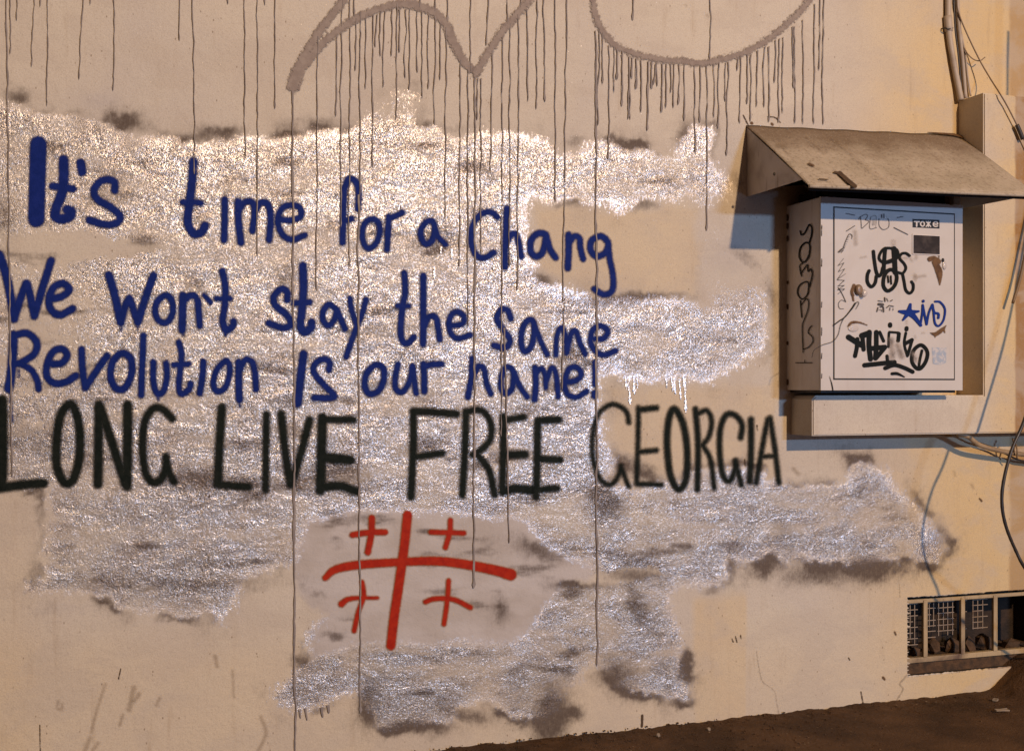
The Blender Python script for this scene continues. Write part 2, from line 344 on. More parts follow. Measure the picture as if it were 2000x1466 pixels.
LILAC = [(598,1022),(650,1003),(740,998),(830,1000),(930,1004),(1000,1010),(1042,1032),(1066,1066),(1110,1090),(1150,1100),(1145,1118),(1095,1140),(1062,1190),(1030,1235),(1005,1255),(930,1252),(830,1256),(760,1252),(690,1262),(650,1275),(612,1275),(622,1225),(650,1198),(612,1180),(586,1150),(576,1110),(588,1060)]
SMUDGE_REFL = [(245,232,24,13,1,0),(35,188,18,9,.8,.2),(420,258,40,9,.75,.05),(640,240,60,9,.35,0),(700,247,70,7,.35,0),(850,248,60,6,.3,0),
 (1238,283,26,6,.75,-.2),(1330,266,10,14,.6,.5),(390,940,62,15,.85,.05),(480,948,40,13,.75,.1),(585,935,40,16,.6,0),(650,925,50,18,.8,0),
 (1080,1392,26,40,1.1,.1),(1112,1392,16,16,1,0),(1205,1318,30,20,.85,.5),(1341,1300,9,18,.9,0),(1246,1188,13,30,.75,-.4),(1180,978,24,28,.95,-.5),
 (1215,905,26,9,.6,.6),(1262,926,34,9,.7,.45),(1130,1142,50,7,.7,0),(1245,1122,46,11,.7,.1),(1492,1113,24,14,.9,-.3),(1600,1122,50,14,.75,0),(1690,1114,36,15,1.1,0),
 (1050,1078,34,12,.8,.35),(980,1190,13,17,.7,0),(70,1118,12,18,.55,0),(75,860,70,22,.45,.2),(60,930,50,10,.4,0),(330,1138,150,9,.6,0),(440,1100,60,6,.4,0),
 (722,1378,18,34,.8,0),(800,1418,64,10,.8,0),(900,1392,40,10,.7,.3),(915,322,20,10,.75,0),(790,282,60,7,.5,0),(848,472,32,12,.8,.1),(875,455,10,12,.7,0),
 (1062,546,20,9,.8,.3),(1180,592,60,6,.75,0),(700,640,40,8,.5,0),(380,548,14,12,.55,0),(560,400,14,10,.5,0),(1130,706,34,9,.8,0),(500,722,26,8,.6,0),(840,862,40,8,.6,-.2),
 (250,382,26,8,.6,0),(230,345,40,8,.35,0),(12,420,16,30,.5,0),(730,650,40,10,.4,-.2),(190,245,30,9,.35,.3),(1125,272,14,6,.5,0),(640,868,60,20,.25,0),(310,860,60,10,.3,0),
 (1660,880,50,14,.30,.2),(1530,1040,16,50,.35,-.3),(1430,1075,24,10,.4,.2),(1828,1062,26,22,.45,.6),(1790,1100,40,10,.4,.3),(590,1290,20,10,.7,0),(880,1385,26,16,.35,0),(1020,1340,20,30,.35,0),
 (1330,1382,14,5,.7,0),(1540,955,20,8,.35,0),(180,910,60,12,.35,0),(285,700,60,12,.2,0),(80,1000,12,40,.12,0),(760,690,60,8,.4,.2),(1000,900,50,10,.25,0),(1630,770,1,1,.1,0),
 (120,300,40,10,.3,0),(1440,640,20,30,.1,0),(1500,570,10,20,.2,0)]

hx0 = P(1772, 1200).x; hx1 = 4.80; hz0, hz1 = .125, .541       # basement opening
def axis(a, b, step, extra, lo, hi):
    v = list(np.arange(a, b, step)) + [b] + extra
    v += list(np.linspace(lo, a, 12)[:-1]) + list(np.linspace(b, hi, 12)[1:])
    v = np.unique(np.round(np.array(v), 5)); keep = [v[0]]
    for q in v[1:]:
        if q - keep[-1] > .0012 or any(abs(q - e) < 1e-6 for e in extra):
            if q - keep[-1] <= .0012: keep.pop()
            keep.append(q)
    return np.array(keep)
xs = axis(-.62, 4.66, .007, [round(hx0, 5), hx1], -5.0, 8.0); zs = axis(-.02, 3.80, .007, [hz0, hz1], -.4, 5.6)
GX, GZ = np.meshgrid(xs, zs); nx, nz = len(xs), len(zs)
PX, PY = to_px(GX, np.zeros_like(GX), GZ)
wx = PX + 15 * fnoise(PX, PY, 40, 3) + 6 * fnoise(PX, PY, 9, 13, 3); wy = PY + 15 * fnoise(PX, PY, 40, 23) + 7 * fnoise(PX, PY, 9, 33, 3)
sd = poly_sd(wx, wy, SILVER)
streak = fnoise(PX * 1.0, PY * 3.2, 90, 43, 4)
fade = np.maximum(sst(fnoise(PX, PY, 160, 55, 3), .05, .5), 0)
sil = sst(sd, -22, 30 + 0 * sd)
for hpoly in BEIGEHOLES[1:]: sil *= 1 - .85 * sst(poly_sd(wx, wy, hpoly), -10, 8)
# thinner coat: the pale top bump, the upper right cloud, the left column, the far right tail
def blob(cx, cy, rx, ry, ang=0):
    dx = wx - cx; dy = wy - cy; c, s_ = math.cos(ang), math.sin(ang); u = (dx*c + dy*s_) / rx; v = (-dx*s_ + dy*c) / ry
    return np.exp(-(u*u + v*v) * .9)
thin = .75 * blob(760, 212, 80, 34) + .30 * blob(1250, 340, 230, 60) + .35 * blob(1820, 1060, 70, 60) + .25 * blob(120, 1080, 60, 120) + .42 * blob(110, 640, 190, 220) + .3 * blob(60, 330, 120, 90) + .75 * blob(1430, 500, 70, 70) + .3 * blob(60, 640, 120, 200) + .35 * blob(120, 480, 200, 30)
sil = np.clip(sil * (1 - np.clip(thin, 0, .75)) - .30 * sst(streak, .12, .7) * sst(PX, 2000, 900), 0, 1)
sil *= 1 - .92 * np.clip(1.25 * blob(1432, 498, 74, 72), 0, 1); sil *= 1 - .6 * np.clip(blob(1372, 520, 16, 90), 0, 1)
dark = np.zeros_like(sil)  # overspray clouds, plus dark reflections of the metallic paint put in as colour
for cx, cy, rx, ry, s_, an in SMUDGE_REFL: dark = np.maximum(dark, 1.15 * s_ * blob(cx, cy, rx * 1.4, ry * 1.6, an))
rim = np.exp(-((sd + 4) / 9.0) ** 2) * sst(fnoise(PX, PY, 70, 77, 3), -.1, .4) * .75
inner = sst(fnoise(PX * .8, PY * 2.6, 75, 91, 4), .18, .7) * sst(sd, 5, 40) * .85
dark = np.clip(dark + rim + inner, 0, 1)
overs = sst(fnoise(PX, PY, 50, 7, 3), -.2, .6) * np.exp(-(np.minimum(sd, 0) / 34.0) ** 2) * (sd < 2) * .42
dark = np.clip(dark + overs, 0, 1) * (1 - .85 * np.clip(1.3 * blob(1395, 505, 60, 80), 0, 1)) * (1 - .6 * blob(85, 1040, 24, 70))
lil = sst(poly_sd(wx, wy, LILAC), -26, 14)
LIL2 = [(190,195,60,24,.5),(1270,345,120,40,.15),(1820,1050,50,45,.7),(820,215,70,30,.25),(430,1205,60,20,.4),(1330,1370,50,20,.4),(1425,490,60,60,.55),(1000,150,300,60,.16),(640,1230,40,30,.4),(1400,330,40,50,.45),(120,1190,80,12,.35),(320,1215,90,12,.35),(1030,1270,50,16,.5)]
for cx, cy, rx, ry, s_ in LIL2: lil = np.maximum(lil, s_ * blob(cx, cy, rx, ry))
sil *= 1 - .97 * sst(poly_sd(wx, wy, LILAC), -20, 18)
SM3 = [(620,1160,16,8,.5),(900,1082,40,8,.35),(1010,1050,40,10,.3),(680,1060,50,12,.14),(850,1180,60,8,.12),(960,1050,30,14,.25)]
for cx, cy, rx, ry, s_ in SM3: dark = np.maximum(dark, s_ * blob(cx, cy, rx, ry))
ochre = sst(PX + 90 * fnoise(PX, PY, 200, 61, 3), 1560, 1900) * .8
rect = sst(wx * .25 + PX * .75, 1345, 1362) * sst(PX, 1462, 1454) * sst(wy, 1150, 1180)
ochre = np.maximum(ochre, .42 * rect)
ochre = np.maximum(ochre, .32 * sst(poly_sd(wx, wy, [(1035,400),(1370,400),(1372,580),(1150,580),(1045,520)]), -5, 20))
ochre = np.maximum(ochre, .30 * sst(poly_sd(wx, wy, [(1175,745),(1530,745),(1530,940),(1290,940),(1190,880)]), -5, 20))
ochre = np.maximum(ochre, .22 * sst(PY, 1180, 1320) + .15 * sst(PX, 120, 20) * sst(PY, 930, 960))
shade_band = sst(PX + 3 * fnoise(PX, PY, 30, 5), 1968, 1976) * (PY > -3000) * .62  # shadow edge at the far right, painted as a darker brown strip
smo = np.clip(1 - sst(sd, -5, 30), 0, 1)
mask = np.stack([sil, dark, lil, np.ones_like(sil)], -1); tint = np.stack([ochre, shade_band, smo, np.ones_like(sil)], -1)
yy = -.0016 * fnoise(PX, PY, 60, 19, 3)                       # trowelled unevenness
verts = np.stack([GX, yy, GZ], -1).reshape(-1, 3)
ii = np.arange((nz-1) * (nx-1)); r_ = ii // (nx-1); c_ = ii % (nx-1); a_ = r_ * nx + c_
quads = np.stack([a_, a_ + 1, a_ + nx + 1, a_ + nx], -1)
mxx = (xs[c_] + xs[c_+1]) / 2; mzz = (zs[r_] + zs[r_+1]) / 2
quads = quads[~((mxx > hx0) & (mxx < hx1) & (mzz > hz0) & (mzz < hz1))]
wall = tag(empty('graffiti_wall', (2.0, 0, 0)), 'beige plaster street wall with silver paint patches and blue, black and red graffiti', 'wall')
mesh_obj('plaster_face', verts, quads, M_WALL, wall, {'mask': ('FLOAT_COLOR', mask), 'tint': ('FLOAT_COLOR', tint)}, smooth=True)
box('wall_core', (-5, .42, -.4), (8, .62, 5.6), M_REVEAL, wall)

# ------------------------------------------------------------------ painted strokes as thin sheets
CNT = [0]
def crop(ox, oy, s): return lambda p: (ox + p[0] / s, oy + p[1] / s)
def sdsheet(name, strokes, tr, sc, mat, parent, plane=((0, 0, 0), (0, -1, 0)), step=3.0, pad=9.0, off=None):
    """strokes: [(points, width), ...] in enlarged-view units"""
    segs = []
    for pts, wd in strokes:
        if len(pts) == 1: pts = [pts[0], (pts[0][0] + .5, pts[0][1] + .5)]
        q = [(*tr(p), (p[2] if len(p) > 2 else wd) / sc * (1.10 if mat is M_BLUE else 1.17 if mat is M_BLACK else 1)) for p in pts]
        c = catmull(q, 5 if len(q) > 2 else 1)
        segs += [(c[i], c[i+1]) for i in range(len(c) - 1)]
    allp = np.array([s for ab in segs for s in ab]); mw = allp[:, 2].max() / 2 + pad
    x = np.arange(allp[:,0].min() - mw, allp[:,0].max() + mw + step, step); y = np.arange(allp[:,1].min() - mw, allp[:,1].max() + mw + step, step)
    X, Y = np.meshgrid(x, y); D = np.full(X.shape, 1e9)
    for a, b in segs:
        ex, ey = b[0]-a[0], b[1]-a[1]; t = np.clip(((X-a[0])*ex + (Y-a[1])*ey) / (ex*ex + ey*ey + 1e-9), 0, 1)
        D = np.minimum(D, np.hypot(X-a[0]-ex*t, Y-a[1]-ey*t) - (a[2] + (b[2]-a[2])*t) / 2)
    keep = D < pad; H, W = X.shape
    cell = keep[:-1,:-1] | keep[1:,:-1] | keep[:-1,1:] | keep[1:,1:]
    ri, ci = np.nonzero(cell); a = ri * W + ci; q = np.stack([a, a + W, a + W + 1, a + 1], -1)
    used, inv = np.unique(q, return_inverse=True); q = inv.reshape(q.shape)
    CNT[0] += 1
    o_ = off if off is not None else .0026 + .00035 * (CNT[0] % 7)
    v = proj_arr(X.ravel()[used], Y.ravel()[used], plane[0], plane[1], o_)
    return mesh_obj(name, v, q, mat, parent, {'edge': ('FLOAT', D.ravel()[used])})
SA = 1973 / 700
A = crop(0, 0, SA); B = crop(600, 0, SA); C = crop(0, 480, SA); D_ = crop(600, 480, SA); E = crop(1100, 740, 1981 / 500); F = crop(550, 960, 2000 / 600)
def loop(p): return p
WORDS = [
 ('blue sprayed word It\'s, first word of the top line', M_BLUE, A, SA, [
  [([(212,795),(206,1000),(200,1205)],84)],
  [([(350,880),(352,960),(345,1050),(312,1140),(305,1190),(345,1205),(385,1190),(392,1165),(372,1155)],50),([(290,1025),(350,1030),(403,1040)],38)],
  [([(445,897),(452,945)],46)],
  [([(632,1048),(632,1005),(600,988),(550,1000),(517,1050),(540,1100),(610,1140),(662,1190),(640,1228),(580,1235),(493,1211)],38)]]),
 ('blue sprayed word time', M_BLUE, A, SA, [
  [([(1065,890),(1058,1000),(1042,1130),(1035,1225),(1068,1285),(1108,1278),(1130,1242)],44),([(1005,1112),(1060,1112),(1108,1118)],32)],
  [([(1238,1098),(1238,1200),(1234,1320)],36)],
  [([(1312,1110),(1312,1200),(1326,1335)],38),([(1312,1170),(1342,1118),(1385,1112),(1403,1160),(1390,1270)],35),([(1403,1170),(1432,1118),(1475,1125),(1490,1200),(1482,1320)],35)],
  [([(1540,1208),(1600,1212),(1655,1192),(1650,1142),(1600,1130),(1550,1150),(1530,1220),(1555,1290),(1610,1320),(1678,1294)],33)]]),
 ('blue sprayed word for', M_BLUE, B, SA, [
  [([(195,1335),(200,1200),(205,1050),(225,990),(250,985),(275,1012),(285,1080),(280,1150)],34),([(200,1218),(245,1203)],34)],
  [([(350,1205),(312,1240),(305,1310),(330,1365),(375,1345),(400,1280),(390,1222),(350,1205)],32)],
  [([(440,1372),(445,1280),(450,1192)],33),([(450,1202),(490,1187),(525,1170)],33)]]),
 ('blue sprayed single letter a on the top line', M_BLUE, B, SA, [
  [([(695,1222),(670,1215),(638,1240),(625,1290),(650,1342),(690,1320),(702,1265),(695,1222)],33),([(702,1240),(722,1300),(762,1345)],29)]]),
 ('blue sprayed word Chang, last of the top line', M_BLUE, B, SA, [
  [([(1048,1195),(1020,1170),(970,1172),(922,1220),(902,1300),(922,1390),(970,1420),(1028,1390)],33)],
  [([(1100,1148),(1096,1250),(1090,1380),(1090,1470)],34),([(1095,1345),(1120,1295),(1150,1290),(1165,1340),(1180,1412)],33)],
  [([(1312,1290),(1270,1285),(1235,1320),(1230,1380),(1260,1412),(1295,1390),(1312,1330),(1312,1290)],34),([(1315,1292),(1337,1370),(1368,1418)],33)],
  [([(1440,1292),(1440,1370),(1435,1475)],34),([(1440,1345),(1470,1300),(1500,1312),(1505,1365),(1520,1425)],31)],
  [([(1658,1340),(1620,1300),(1570,1320),(1560,1370),(1590,1410),(1640,1392),(1658,1340)],33),([(1658,1340),(1665,1420),(1682,1500),(1686,1575),(1670,1610),(1630,1620),(1580,1590)],31)]]),
 ('blue sprayed word We at the left edge', M_BLUE, C, SA, [
  [([(-2,50),(25,130),(50,230),(78,400)],44),([(78,400),(110,300),(145,205)],40),([(150,210),(170,290),(190,385)],40),([(190,385),(235,230),(282,82)],40)],
  [([(282,292),(340,278),(382,240),(350,207),(300,225),(270,290),(282,350),(330,380),(400,345)],38)]]),
 ('blue sprayed word Won\'t', M_BLUE, C, SA, [
  [([(600,160),(635,280),(665,420)],42),([(668,420),(690,330),(715,288)],38),([(715,290),(735,350),(760,420)],38),([(760,420),(800,290),(846,163)],40),([(668,430),(666,462)],12),([(760,430),(760,455)],12)],
  [([(910,272),(865,310),(855,370),(880,415),(920,420),(950,370),(945,300),(910,272)],34)],
  [([(1008,272),(1005,370),(1003,462)],40),([(1010,305),(1050,272),(1085,290),(1095,370),(1100,440)],35),([(1006,470),(1010,492)],11)],
  [([(1125,272),(1160,312)],27)],
  [([(1225,140),(1240,220),(1238,330),(1226,410),(1245,465),(1280,442),(1287,415)],36),([(1190,290),(1268,290)],29),([(1242,470),(1241,490)],18)]]),
 ('blue sprayed word stay', M_BLUE, C, SA, [
  [([(1582,296),(1582,255),(1550,237),(1507,280),(1520,330),(1580,380),(1602,430),(1560,452),(1480,425)],36)],
  [([(1668,110),(1672,220),(1665,340),(1655,430),(1675,475),(1712,450),(1716,420)],42),([(1620,315),(1705,310)],34)],
  [([(1850,345),(1810,322),(1780,360),(1780,410),(1810,437),(1845,400),(1855,350)],33),([(1855,350),(1880,410),(1900,455)],33)],
  [([(1926,290),(1936,350),(1961,430)],30),([(2016,295),(1991,380),(1951,480),(1906,610)],31)]]),
 ('blue sprayed word the', M_BLUE, D_, SA, [
  [([(535,150),(540,250),(525,340),(515,470),(530,530),(560,532),(586,502)],34),([(497,330),(560,330)],28)],
  [([(640,165),(640,300),(640,430),(638,540)],35),([(642,450),(670,392),(705,390),(720,440),(730,515)],33)],
  [([(790,440),(850,430),(865,392),(830,362),(795,380),(780,430),(792,480),(830,510),(898,490)],31)]]),
 ('blue sprayed word same', M_BLUE, D_, SA, [
  [([(1122,400),(1105,355),(1070,350),(1045,400),(1080,460),(1118,520),(1090,560),(1028,547)],32)],
  [([(1245,415),(1215,410),(1185,460),(1180,540),(1200,582),(1235,550),(1250,480),(1245,415)],32),([(1250,430),(1285,520),(1322,598)],29)],
  [([(1370,600),(1375,500),(1400,448),(1425,500),(1430,590)],27),([(1430,580),(1455,482),(1480,470),(1505,540),(1532,596)],29)],
  [([(1580,512),(1630,510),(1655,470),(1620,440),(1575,460),(1560,520),(1580,570),(1630,600),(1700,577)],30)]]),
 ('blue sprayed word Revolution', M_BLUE, C, SA, [
  [([(75,490),(70,600),(60,720),(48,785)],46),([(80,492),(150,480),(202,530),(190,592),(120,640),(80,650)],37),([(110,647),(170,680),(205,740),(213,788)],33),([(104,680),(104,722)],9),([(58,790),(62,880),(68,965)],9)],
  [([(290,650),(340,645),(370,602),(345,567),(295,580),(260,650),(260,720),(300,755),(360,750),(418,715)],37)],
  [([(450,570),(455,680),(470,780)],36),([(470,780),(530,690),(590,605)],37)],
  [([(670,590),(620,640),(610,720),(640,785),(690,780),(725,700),(720,620),(670,590)],37)],
  [([(790,495),(785,620),(778,820)],34)],
  [([(845,640),(845,740),(865,810),(900,800),(920,720),(915,645)],33),([(868,815),(872,845)],14)],
  [([(985,530),(1000,600),(990,700),(985,780),(1000,815),(1040,790),(1050,757)],32),([(957,655),(1040,650)],30)],
  [([(1120,637),(1115,720),(1100,810)],34)],
  [([(1237,635),(1190,690),(1175,760),(1195,800),(1240,780),(1265,700),(1260,647),(1237,635)],32)],
  [([(1315,640),(1315,750),(1318,845)],38),([(1320,685),(1350,627),(1390,640),(1405,710),(1410,790)],33),([(1322,850),(1320,882)],10)]]),
 ('blue sprayed word Is', M_BLUE, C, SA, [
  [([(1672,595),(1655,730),(1640,868)],42)],
  [([(1812,682),(1815,640),(1780,622),(1735,650),(1730,700),(1790,770),(1842,825),(1800,836),(1730,835)],34)]]),
 ('blue sprayed word our', M_BLUE, D_, SA, [
  [([(370,657),(325,710),(320,780),(350,815),(400,790),(425,720),(415,667),(370,657)],34)],
  [([(500,650),(485,730),(490,790),(530,800),(570,730),(580,660)],32),([(582,660),(590,740),(600,810)],31)],
  [([(640,650),(645,730),(645,800)],34),([(640,665),(690,652),(740,650)],33)]]),
 ('blue sprayed word name with an exclamation mark', M_BLUE, D_, SA, [
  [([(910,620),(905,720),(885,832)],32),([(912,730),(945,662),(975,680),(990,760),(1012,815)],30)],
  [([(1135,690),(1097,667),(1070,720),(1070,790),(1100,812),(1130,780),(1135,690)],31),([(1140,695),(1170,770),(1212,830)],30)],
  [([(1255,670),(1260,760),(1252,845)],33),([(1262,705),(1290,672),(1310,710),(1315,780)],27),([(1320,740),(1345,672),(1370,700),(1382,830)],28)],
  [([(1440,750),(1490,735),(1510,700),(1480,667),(1440,680),(1420,750),(1430,810),(1480,832),(1540,800)],30)],
  [([(1583,640),(1582,765)],25),([(1582,808),(1582,826)],33)]]),
 ('black sprayed word LONG, cut by the left edge', M_BLACK, C, SA, [
  [([(12,850),(13,1000),(14,1200),(8,1320)],50),([(-30,1335),(120,1315),(240,1305)],44)],
  [([(385,870),(335,930),(315,1050),(312,1200),(350,1298),(400,1290),(435,1180),(440,1030),(420,920),(385,870)],42)],
  [([(545,875),(543,1080),(540,1310)],44),([(550,880),(620,1090),(690,1310)],42),([(703,875),(703,1080),(700,1320)],46)],
  [([(948,950),(900,900),(850,892),(800,960),(785,1100),(800,1240),(840,1300),(890,1280),(915,1205),(915,1160)],37),([(915,1170),(930,1240),(958,1298)],35)]]),
 ('black sprayed word LIVE', M_BLACK, C, SA, [
  [([(1222,890),(1210,1080),(1200,1300)],42),([(1195,1312),(1290,1320),(1368,1325)],36)],
  [([(1468,925),(1465,1130),(1463,1340)],34)],
  [([(1550,925),(1570,1120),(1600,1312)],38),([(1605,1312),(1660,1130),(1705,958)],37)],
  [([(1775,945),(1770,1150),(1765,1345)],46),([(1780,955),(1945,957)],34),([(1770,1160),(1850,1170,50),(1930,1178,44)],50),([(1765,1330),(1870,1320),(1960,1350)],42)]]),
 ('black sprayed word FREE', M_BLACK, D_, SA, [
  [([(585,910),(585,1100),(572,1380)],36),([(585,910),(700,915),(822,925)],37),([(600,1160),(745,1140)],33)],
  [([(875,910),(870,1100),(855,1370)],34),([(880,910),(960,905),(1010,970),(1010,1060),(960,1120),(910,1150)],32),([(930,1140),(1000,1230),(1032,1368)],33)],
  [([(1080,940),(1080,1150),(1075,1350)],34),([(1080,960),(1192,942)],33),([(1085,1150),(1200,1147)],38),([(1080,1350),(1150,1335),(1235,1345)],44)],
  [([(1270,960),(1268,1160),(1262,1378)],36),([(1270,960),(1387,955)],36),([(1270,1170),(1392,1177)],36),([(1270,1342),(1377,1332)],33)]]),
 ('black sprayed word GEORGIA', M_BLACK, E, 3.962, [
  [([(510,335),(492,255),(430,205),(360,200),(275,270),(232,420),(230,600),(280,760),(350,815),(402,790),(440,720),(450,670)],31),([(450,680),(480,760),(510,832)],29)],
  [([(585,220),(580,500),(570,810)],32),([(590,237),(722,222)],38),([(590,562),(722,550)],33),([(575,810),(760,817)],34)],
  [([(860,230),(815,330),(805,520),(830,740),(890,852),(950,780),(960,560),(930,350),(860,230)],44)],
  [([(1025,232),(1045,500),(1040,852)],39),([(1035,275),(1110,242),(1150,320),(1130,440),(1080,510)],32),([(1080,510),(1140,620),(1170,842)],32)],
  [([(1375,452),(1385,350),(1330,278),(1260,280),(1215,400),(1215,600),(1240,750),(1290,787),(1330,700),(1335,630)],37),([(1335,640),(1360,740),(1380,822)],34)],
  [([(1455,312),(1455,560),(1445,792)],40)],
  [([(1495,802),(1540,540),(1585,310)],34),([(1602,300),(1640,540),(1670,800)],34),([(1540,600),(1640,592)],30)]]),
]
for lab, mat, tr, sc, letters in WORDS:
    c0 = tr(letters[0][0][0][0][:2]); wd = empty('graffiti_word', P(c0[0], c0[1]), wall); wd['label'] = lab
    for L in letters: sdsheet('letter', L, tr, sc, mat, wd)
emb = empty('red_cross_emblem', P(785, 1120), wall); emb['label'] = 'red sprayed large cross with four small crosses between its arms'
for L in [[([(820,152),(800,350),(765,600),(735,800),(712,1000)],62),([(285,560,40),(350,505,52),(500,475,58),(750,458,54),(1000,450,60),(1200,472,62),(1400,512,68),(1492,538,78)],60)],
          [([(588,170),(585,270),(562,392)],44),([(462,280),(560,265),(675,262)],41)], [([(1100,185),(1095,265),(1067,362)],36),([(972,262),(1187,268)],36)],
          [([(525,587),(535,680),(500,780),(472,905)],33),([(390,730,44),(430,700,36),(500,690,28),(625,690,24)],30)], [([(1088,577),(1080,700),(1058,860)],33),([(937,715),(1000,695),(1120,700),(1230,752)],35)]]:
    sdsheet('cross', L, F, 3.333, M_RED, emb)
ID = lambda p: p
for L in [[([(573,168,26),(588,128,24),(600,100,16),(625,60,16),(660,15,17),(680,-14,17)],18),([(578,150,20),(612,104,17),(660,60,15),(710,30,14),(760,12,14),(800,9,17),(840,20,17),(870,45,16),(885,80,18),(905,118,16),(930,142,16)],17)],
          [([(930,142),(950,110),(975,70),(1000,40),(1030,5),(1045,-20)],15)],
          [([(1156,-20),(1163,30),(1180,65),(1205,90),(1240,105),(1290,116),(1340,120),(1366,124),(1400,118),(1440,108),(1480,90),(1520,62),(1560,25),(1595,-15)],12)]]:
    o = sdsheet('grey_scrawl', L, ID, 1, M_GREY, wall, off=.0050 + .0004 * (CNT[0] % 3), pad=11)

# ------------------------------------------------------------------ paint drips
def drip(x, y0, y1, drift=0, wd=1.75, mat=None, off=.0065, plane=None):
    n = max(4, int((y1 - y0) / 7)); ys = np.linspace(y0, y1, n); ph = random.random() * 900
    xc = x + drift * (ys - y0) / max(1, y1 - y0) + 3.2 * fnoise(ys + ph, ys * 0 + ph, 60, 5, 3) + 1.6 * fnoise(ys + ph, ys * 0 + ph, 13, 15, 2)
    xc += -3.2 * fnoise(np.array([y0 + ph]), np.array([ph]), 60, 5, 3)[0]
    hw = wd / 2 * (1 + .9 * fnoise(ys + ph * 2, ys * 0 + ph, 22, 9, 2)); hw[-1] *= .5; hw[0] *= 1.25
    if y1 - y0 > 20: hw[-2] *= 1.7
    v = []
    for s_, up in ((-1, 0), (0, .0012), (1, 0)): v.append(proj_arr(xc + s_ * hw, ys, (0, 0, 0), (0, -1, 0), off + up))
    v = np.stack(v, 1).reshape(-1, 3); i = np.arange(n - 1) * 3
    q = np.concatenate([np.stack([i, i+3, i+4, i+1], -1), np.stack([i+1, i+4, i+5, i+2], -1)])
    return mesh_obj('paint_drip', v, q, mat or M_DRIP, wall, smooth=True)
DR = [(12,-20,930,12,3),(20,-20,105),(34,-20,40),(68,-20,130,-4),(80,-20,13),(94,-20,207,-2),(163,-20,155,-8),(177,-20,9),(223,-20,177),(351,-20,80),(376,-20,340,4),(445,-20,8),(478,-20,310,2),(504,-20,500),(517,-20,10),(537,-20,212,2),(572,178,1480,6,3.6)]
BL = [(60,200,1600),(165,200,640),(190,180,1250),(238,150,1466),(270,100,390),(293,60,1200),(325,80,490),(365,80,920),(385,80,260),(405,60,310),(430,60,480),(470,40,310),(497,20,660),(510,50,290),(545,50,430),(565,50,500),(605,60,400),(632,60,540),(670,80,490),(705,90,690),(735,130,440),(765,150,1200),(772,-40,120),(710,-40,60),(627,-40,40),(197,-40,150),(240,-40,110),(260,-40,90),(845,330,1466),(885,390,1800),(900,-40,400),(940,430,660),(957,430,1400),(1000,-40,250),(1020,280,950),(1078,200,2400),(1103,-40,130),(1120,130,1466),(1160,80,1600),(1178,-40,30),(1210,50,560),(1268,-40,600),(1305,-40,560),(1367,-40,1110),(1610,160,690),(1628,180,460),(1660,250,880),(1690,260,510),(1710,270,440),(1735,280,585),(1775,310,660),(1790,320,430),(1812,320,490),(1838,330,615),(1880,340,720),(1897,340,490),(1920,350,470),(1955,350,620),(1797,-40,110)]
for x, a, b in BL: DR.append((600 + x / SA, a / SA, b / SA, random.uniform(-3, 1)))
CR = [(20,370,600),(55,410,800),(112,430,900),(135,430,595),(165,440,670),(200,450,845),(255,460,985),(285,460,670),(315,470,650),(362,480,850),(392,480,815),(425,480,700),(450,480,815),(487,480,790),(530,480,910),(605,490,1150),(650,490,925),(697,490,1740),(750,480,885),(790,470,970),(840,470,765),(862,465,1175),(935,430,535),(955,420,930),(1005,410,785),(1030,410,915),(1080,380,805),(1135,350,810),(1162,350,920),(1215,300,625),(1243,290,925),(1270,280,855),(1345,200,665),(1360,200,930),(1420,150,935),(1510,30,935),(1550,-80,530),(1577,-80,938),(720,-80,450),(143,-80,155)]
for x, a, b in CR: DR.append((1200 + x / 3.858, a / 3.858, b / 3.858, random.uniform(-2.5, 1)))
DR += [(928,150,1148,-2,3),(700,380,1392,4,3),(985,640,1060,10,2.6),(1108,-20,590,-8),(1163,60,1300,3,3),(1103,590,760,-6)]
for d in DR: drip(*d)
for x, a, b in [(1222,735,760),(1228,740,790),(1238,735,770),(1244,738,758),(1301,738,757),(1312,735,764),(1318,738,770),(1328,740,780),(1338,738,806),(1335,735,760)]: drip(x, a, b, 2, 3, M_SDRIP, .004)
for x, a, b in [(848,520,545),(862,482,500),(882,485,506),(897,482,512)]: drip(x, a, b, 0, 3, M_SDRIP, .004)
for x, a, b in [(585,1385,1402),(597,1382,1406),(628,1380,1400),(640,1376,1392)]: drip(x, a, b, 3, 3.5)

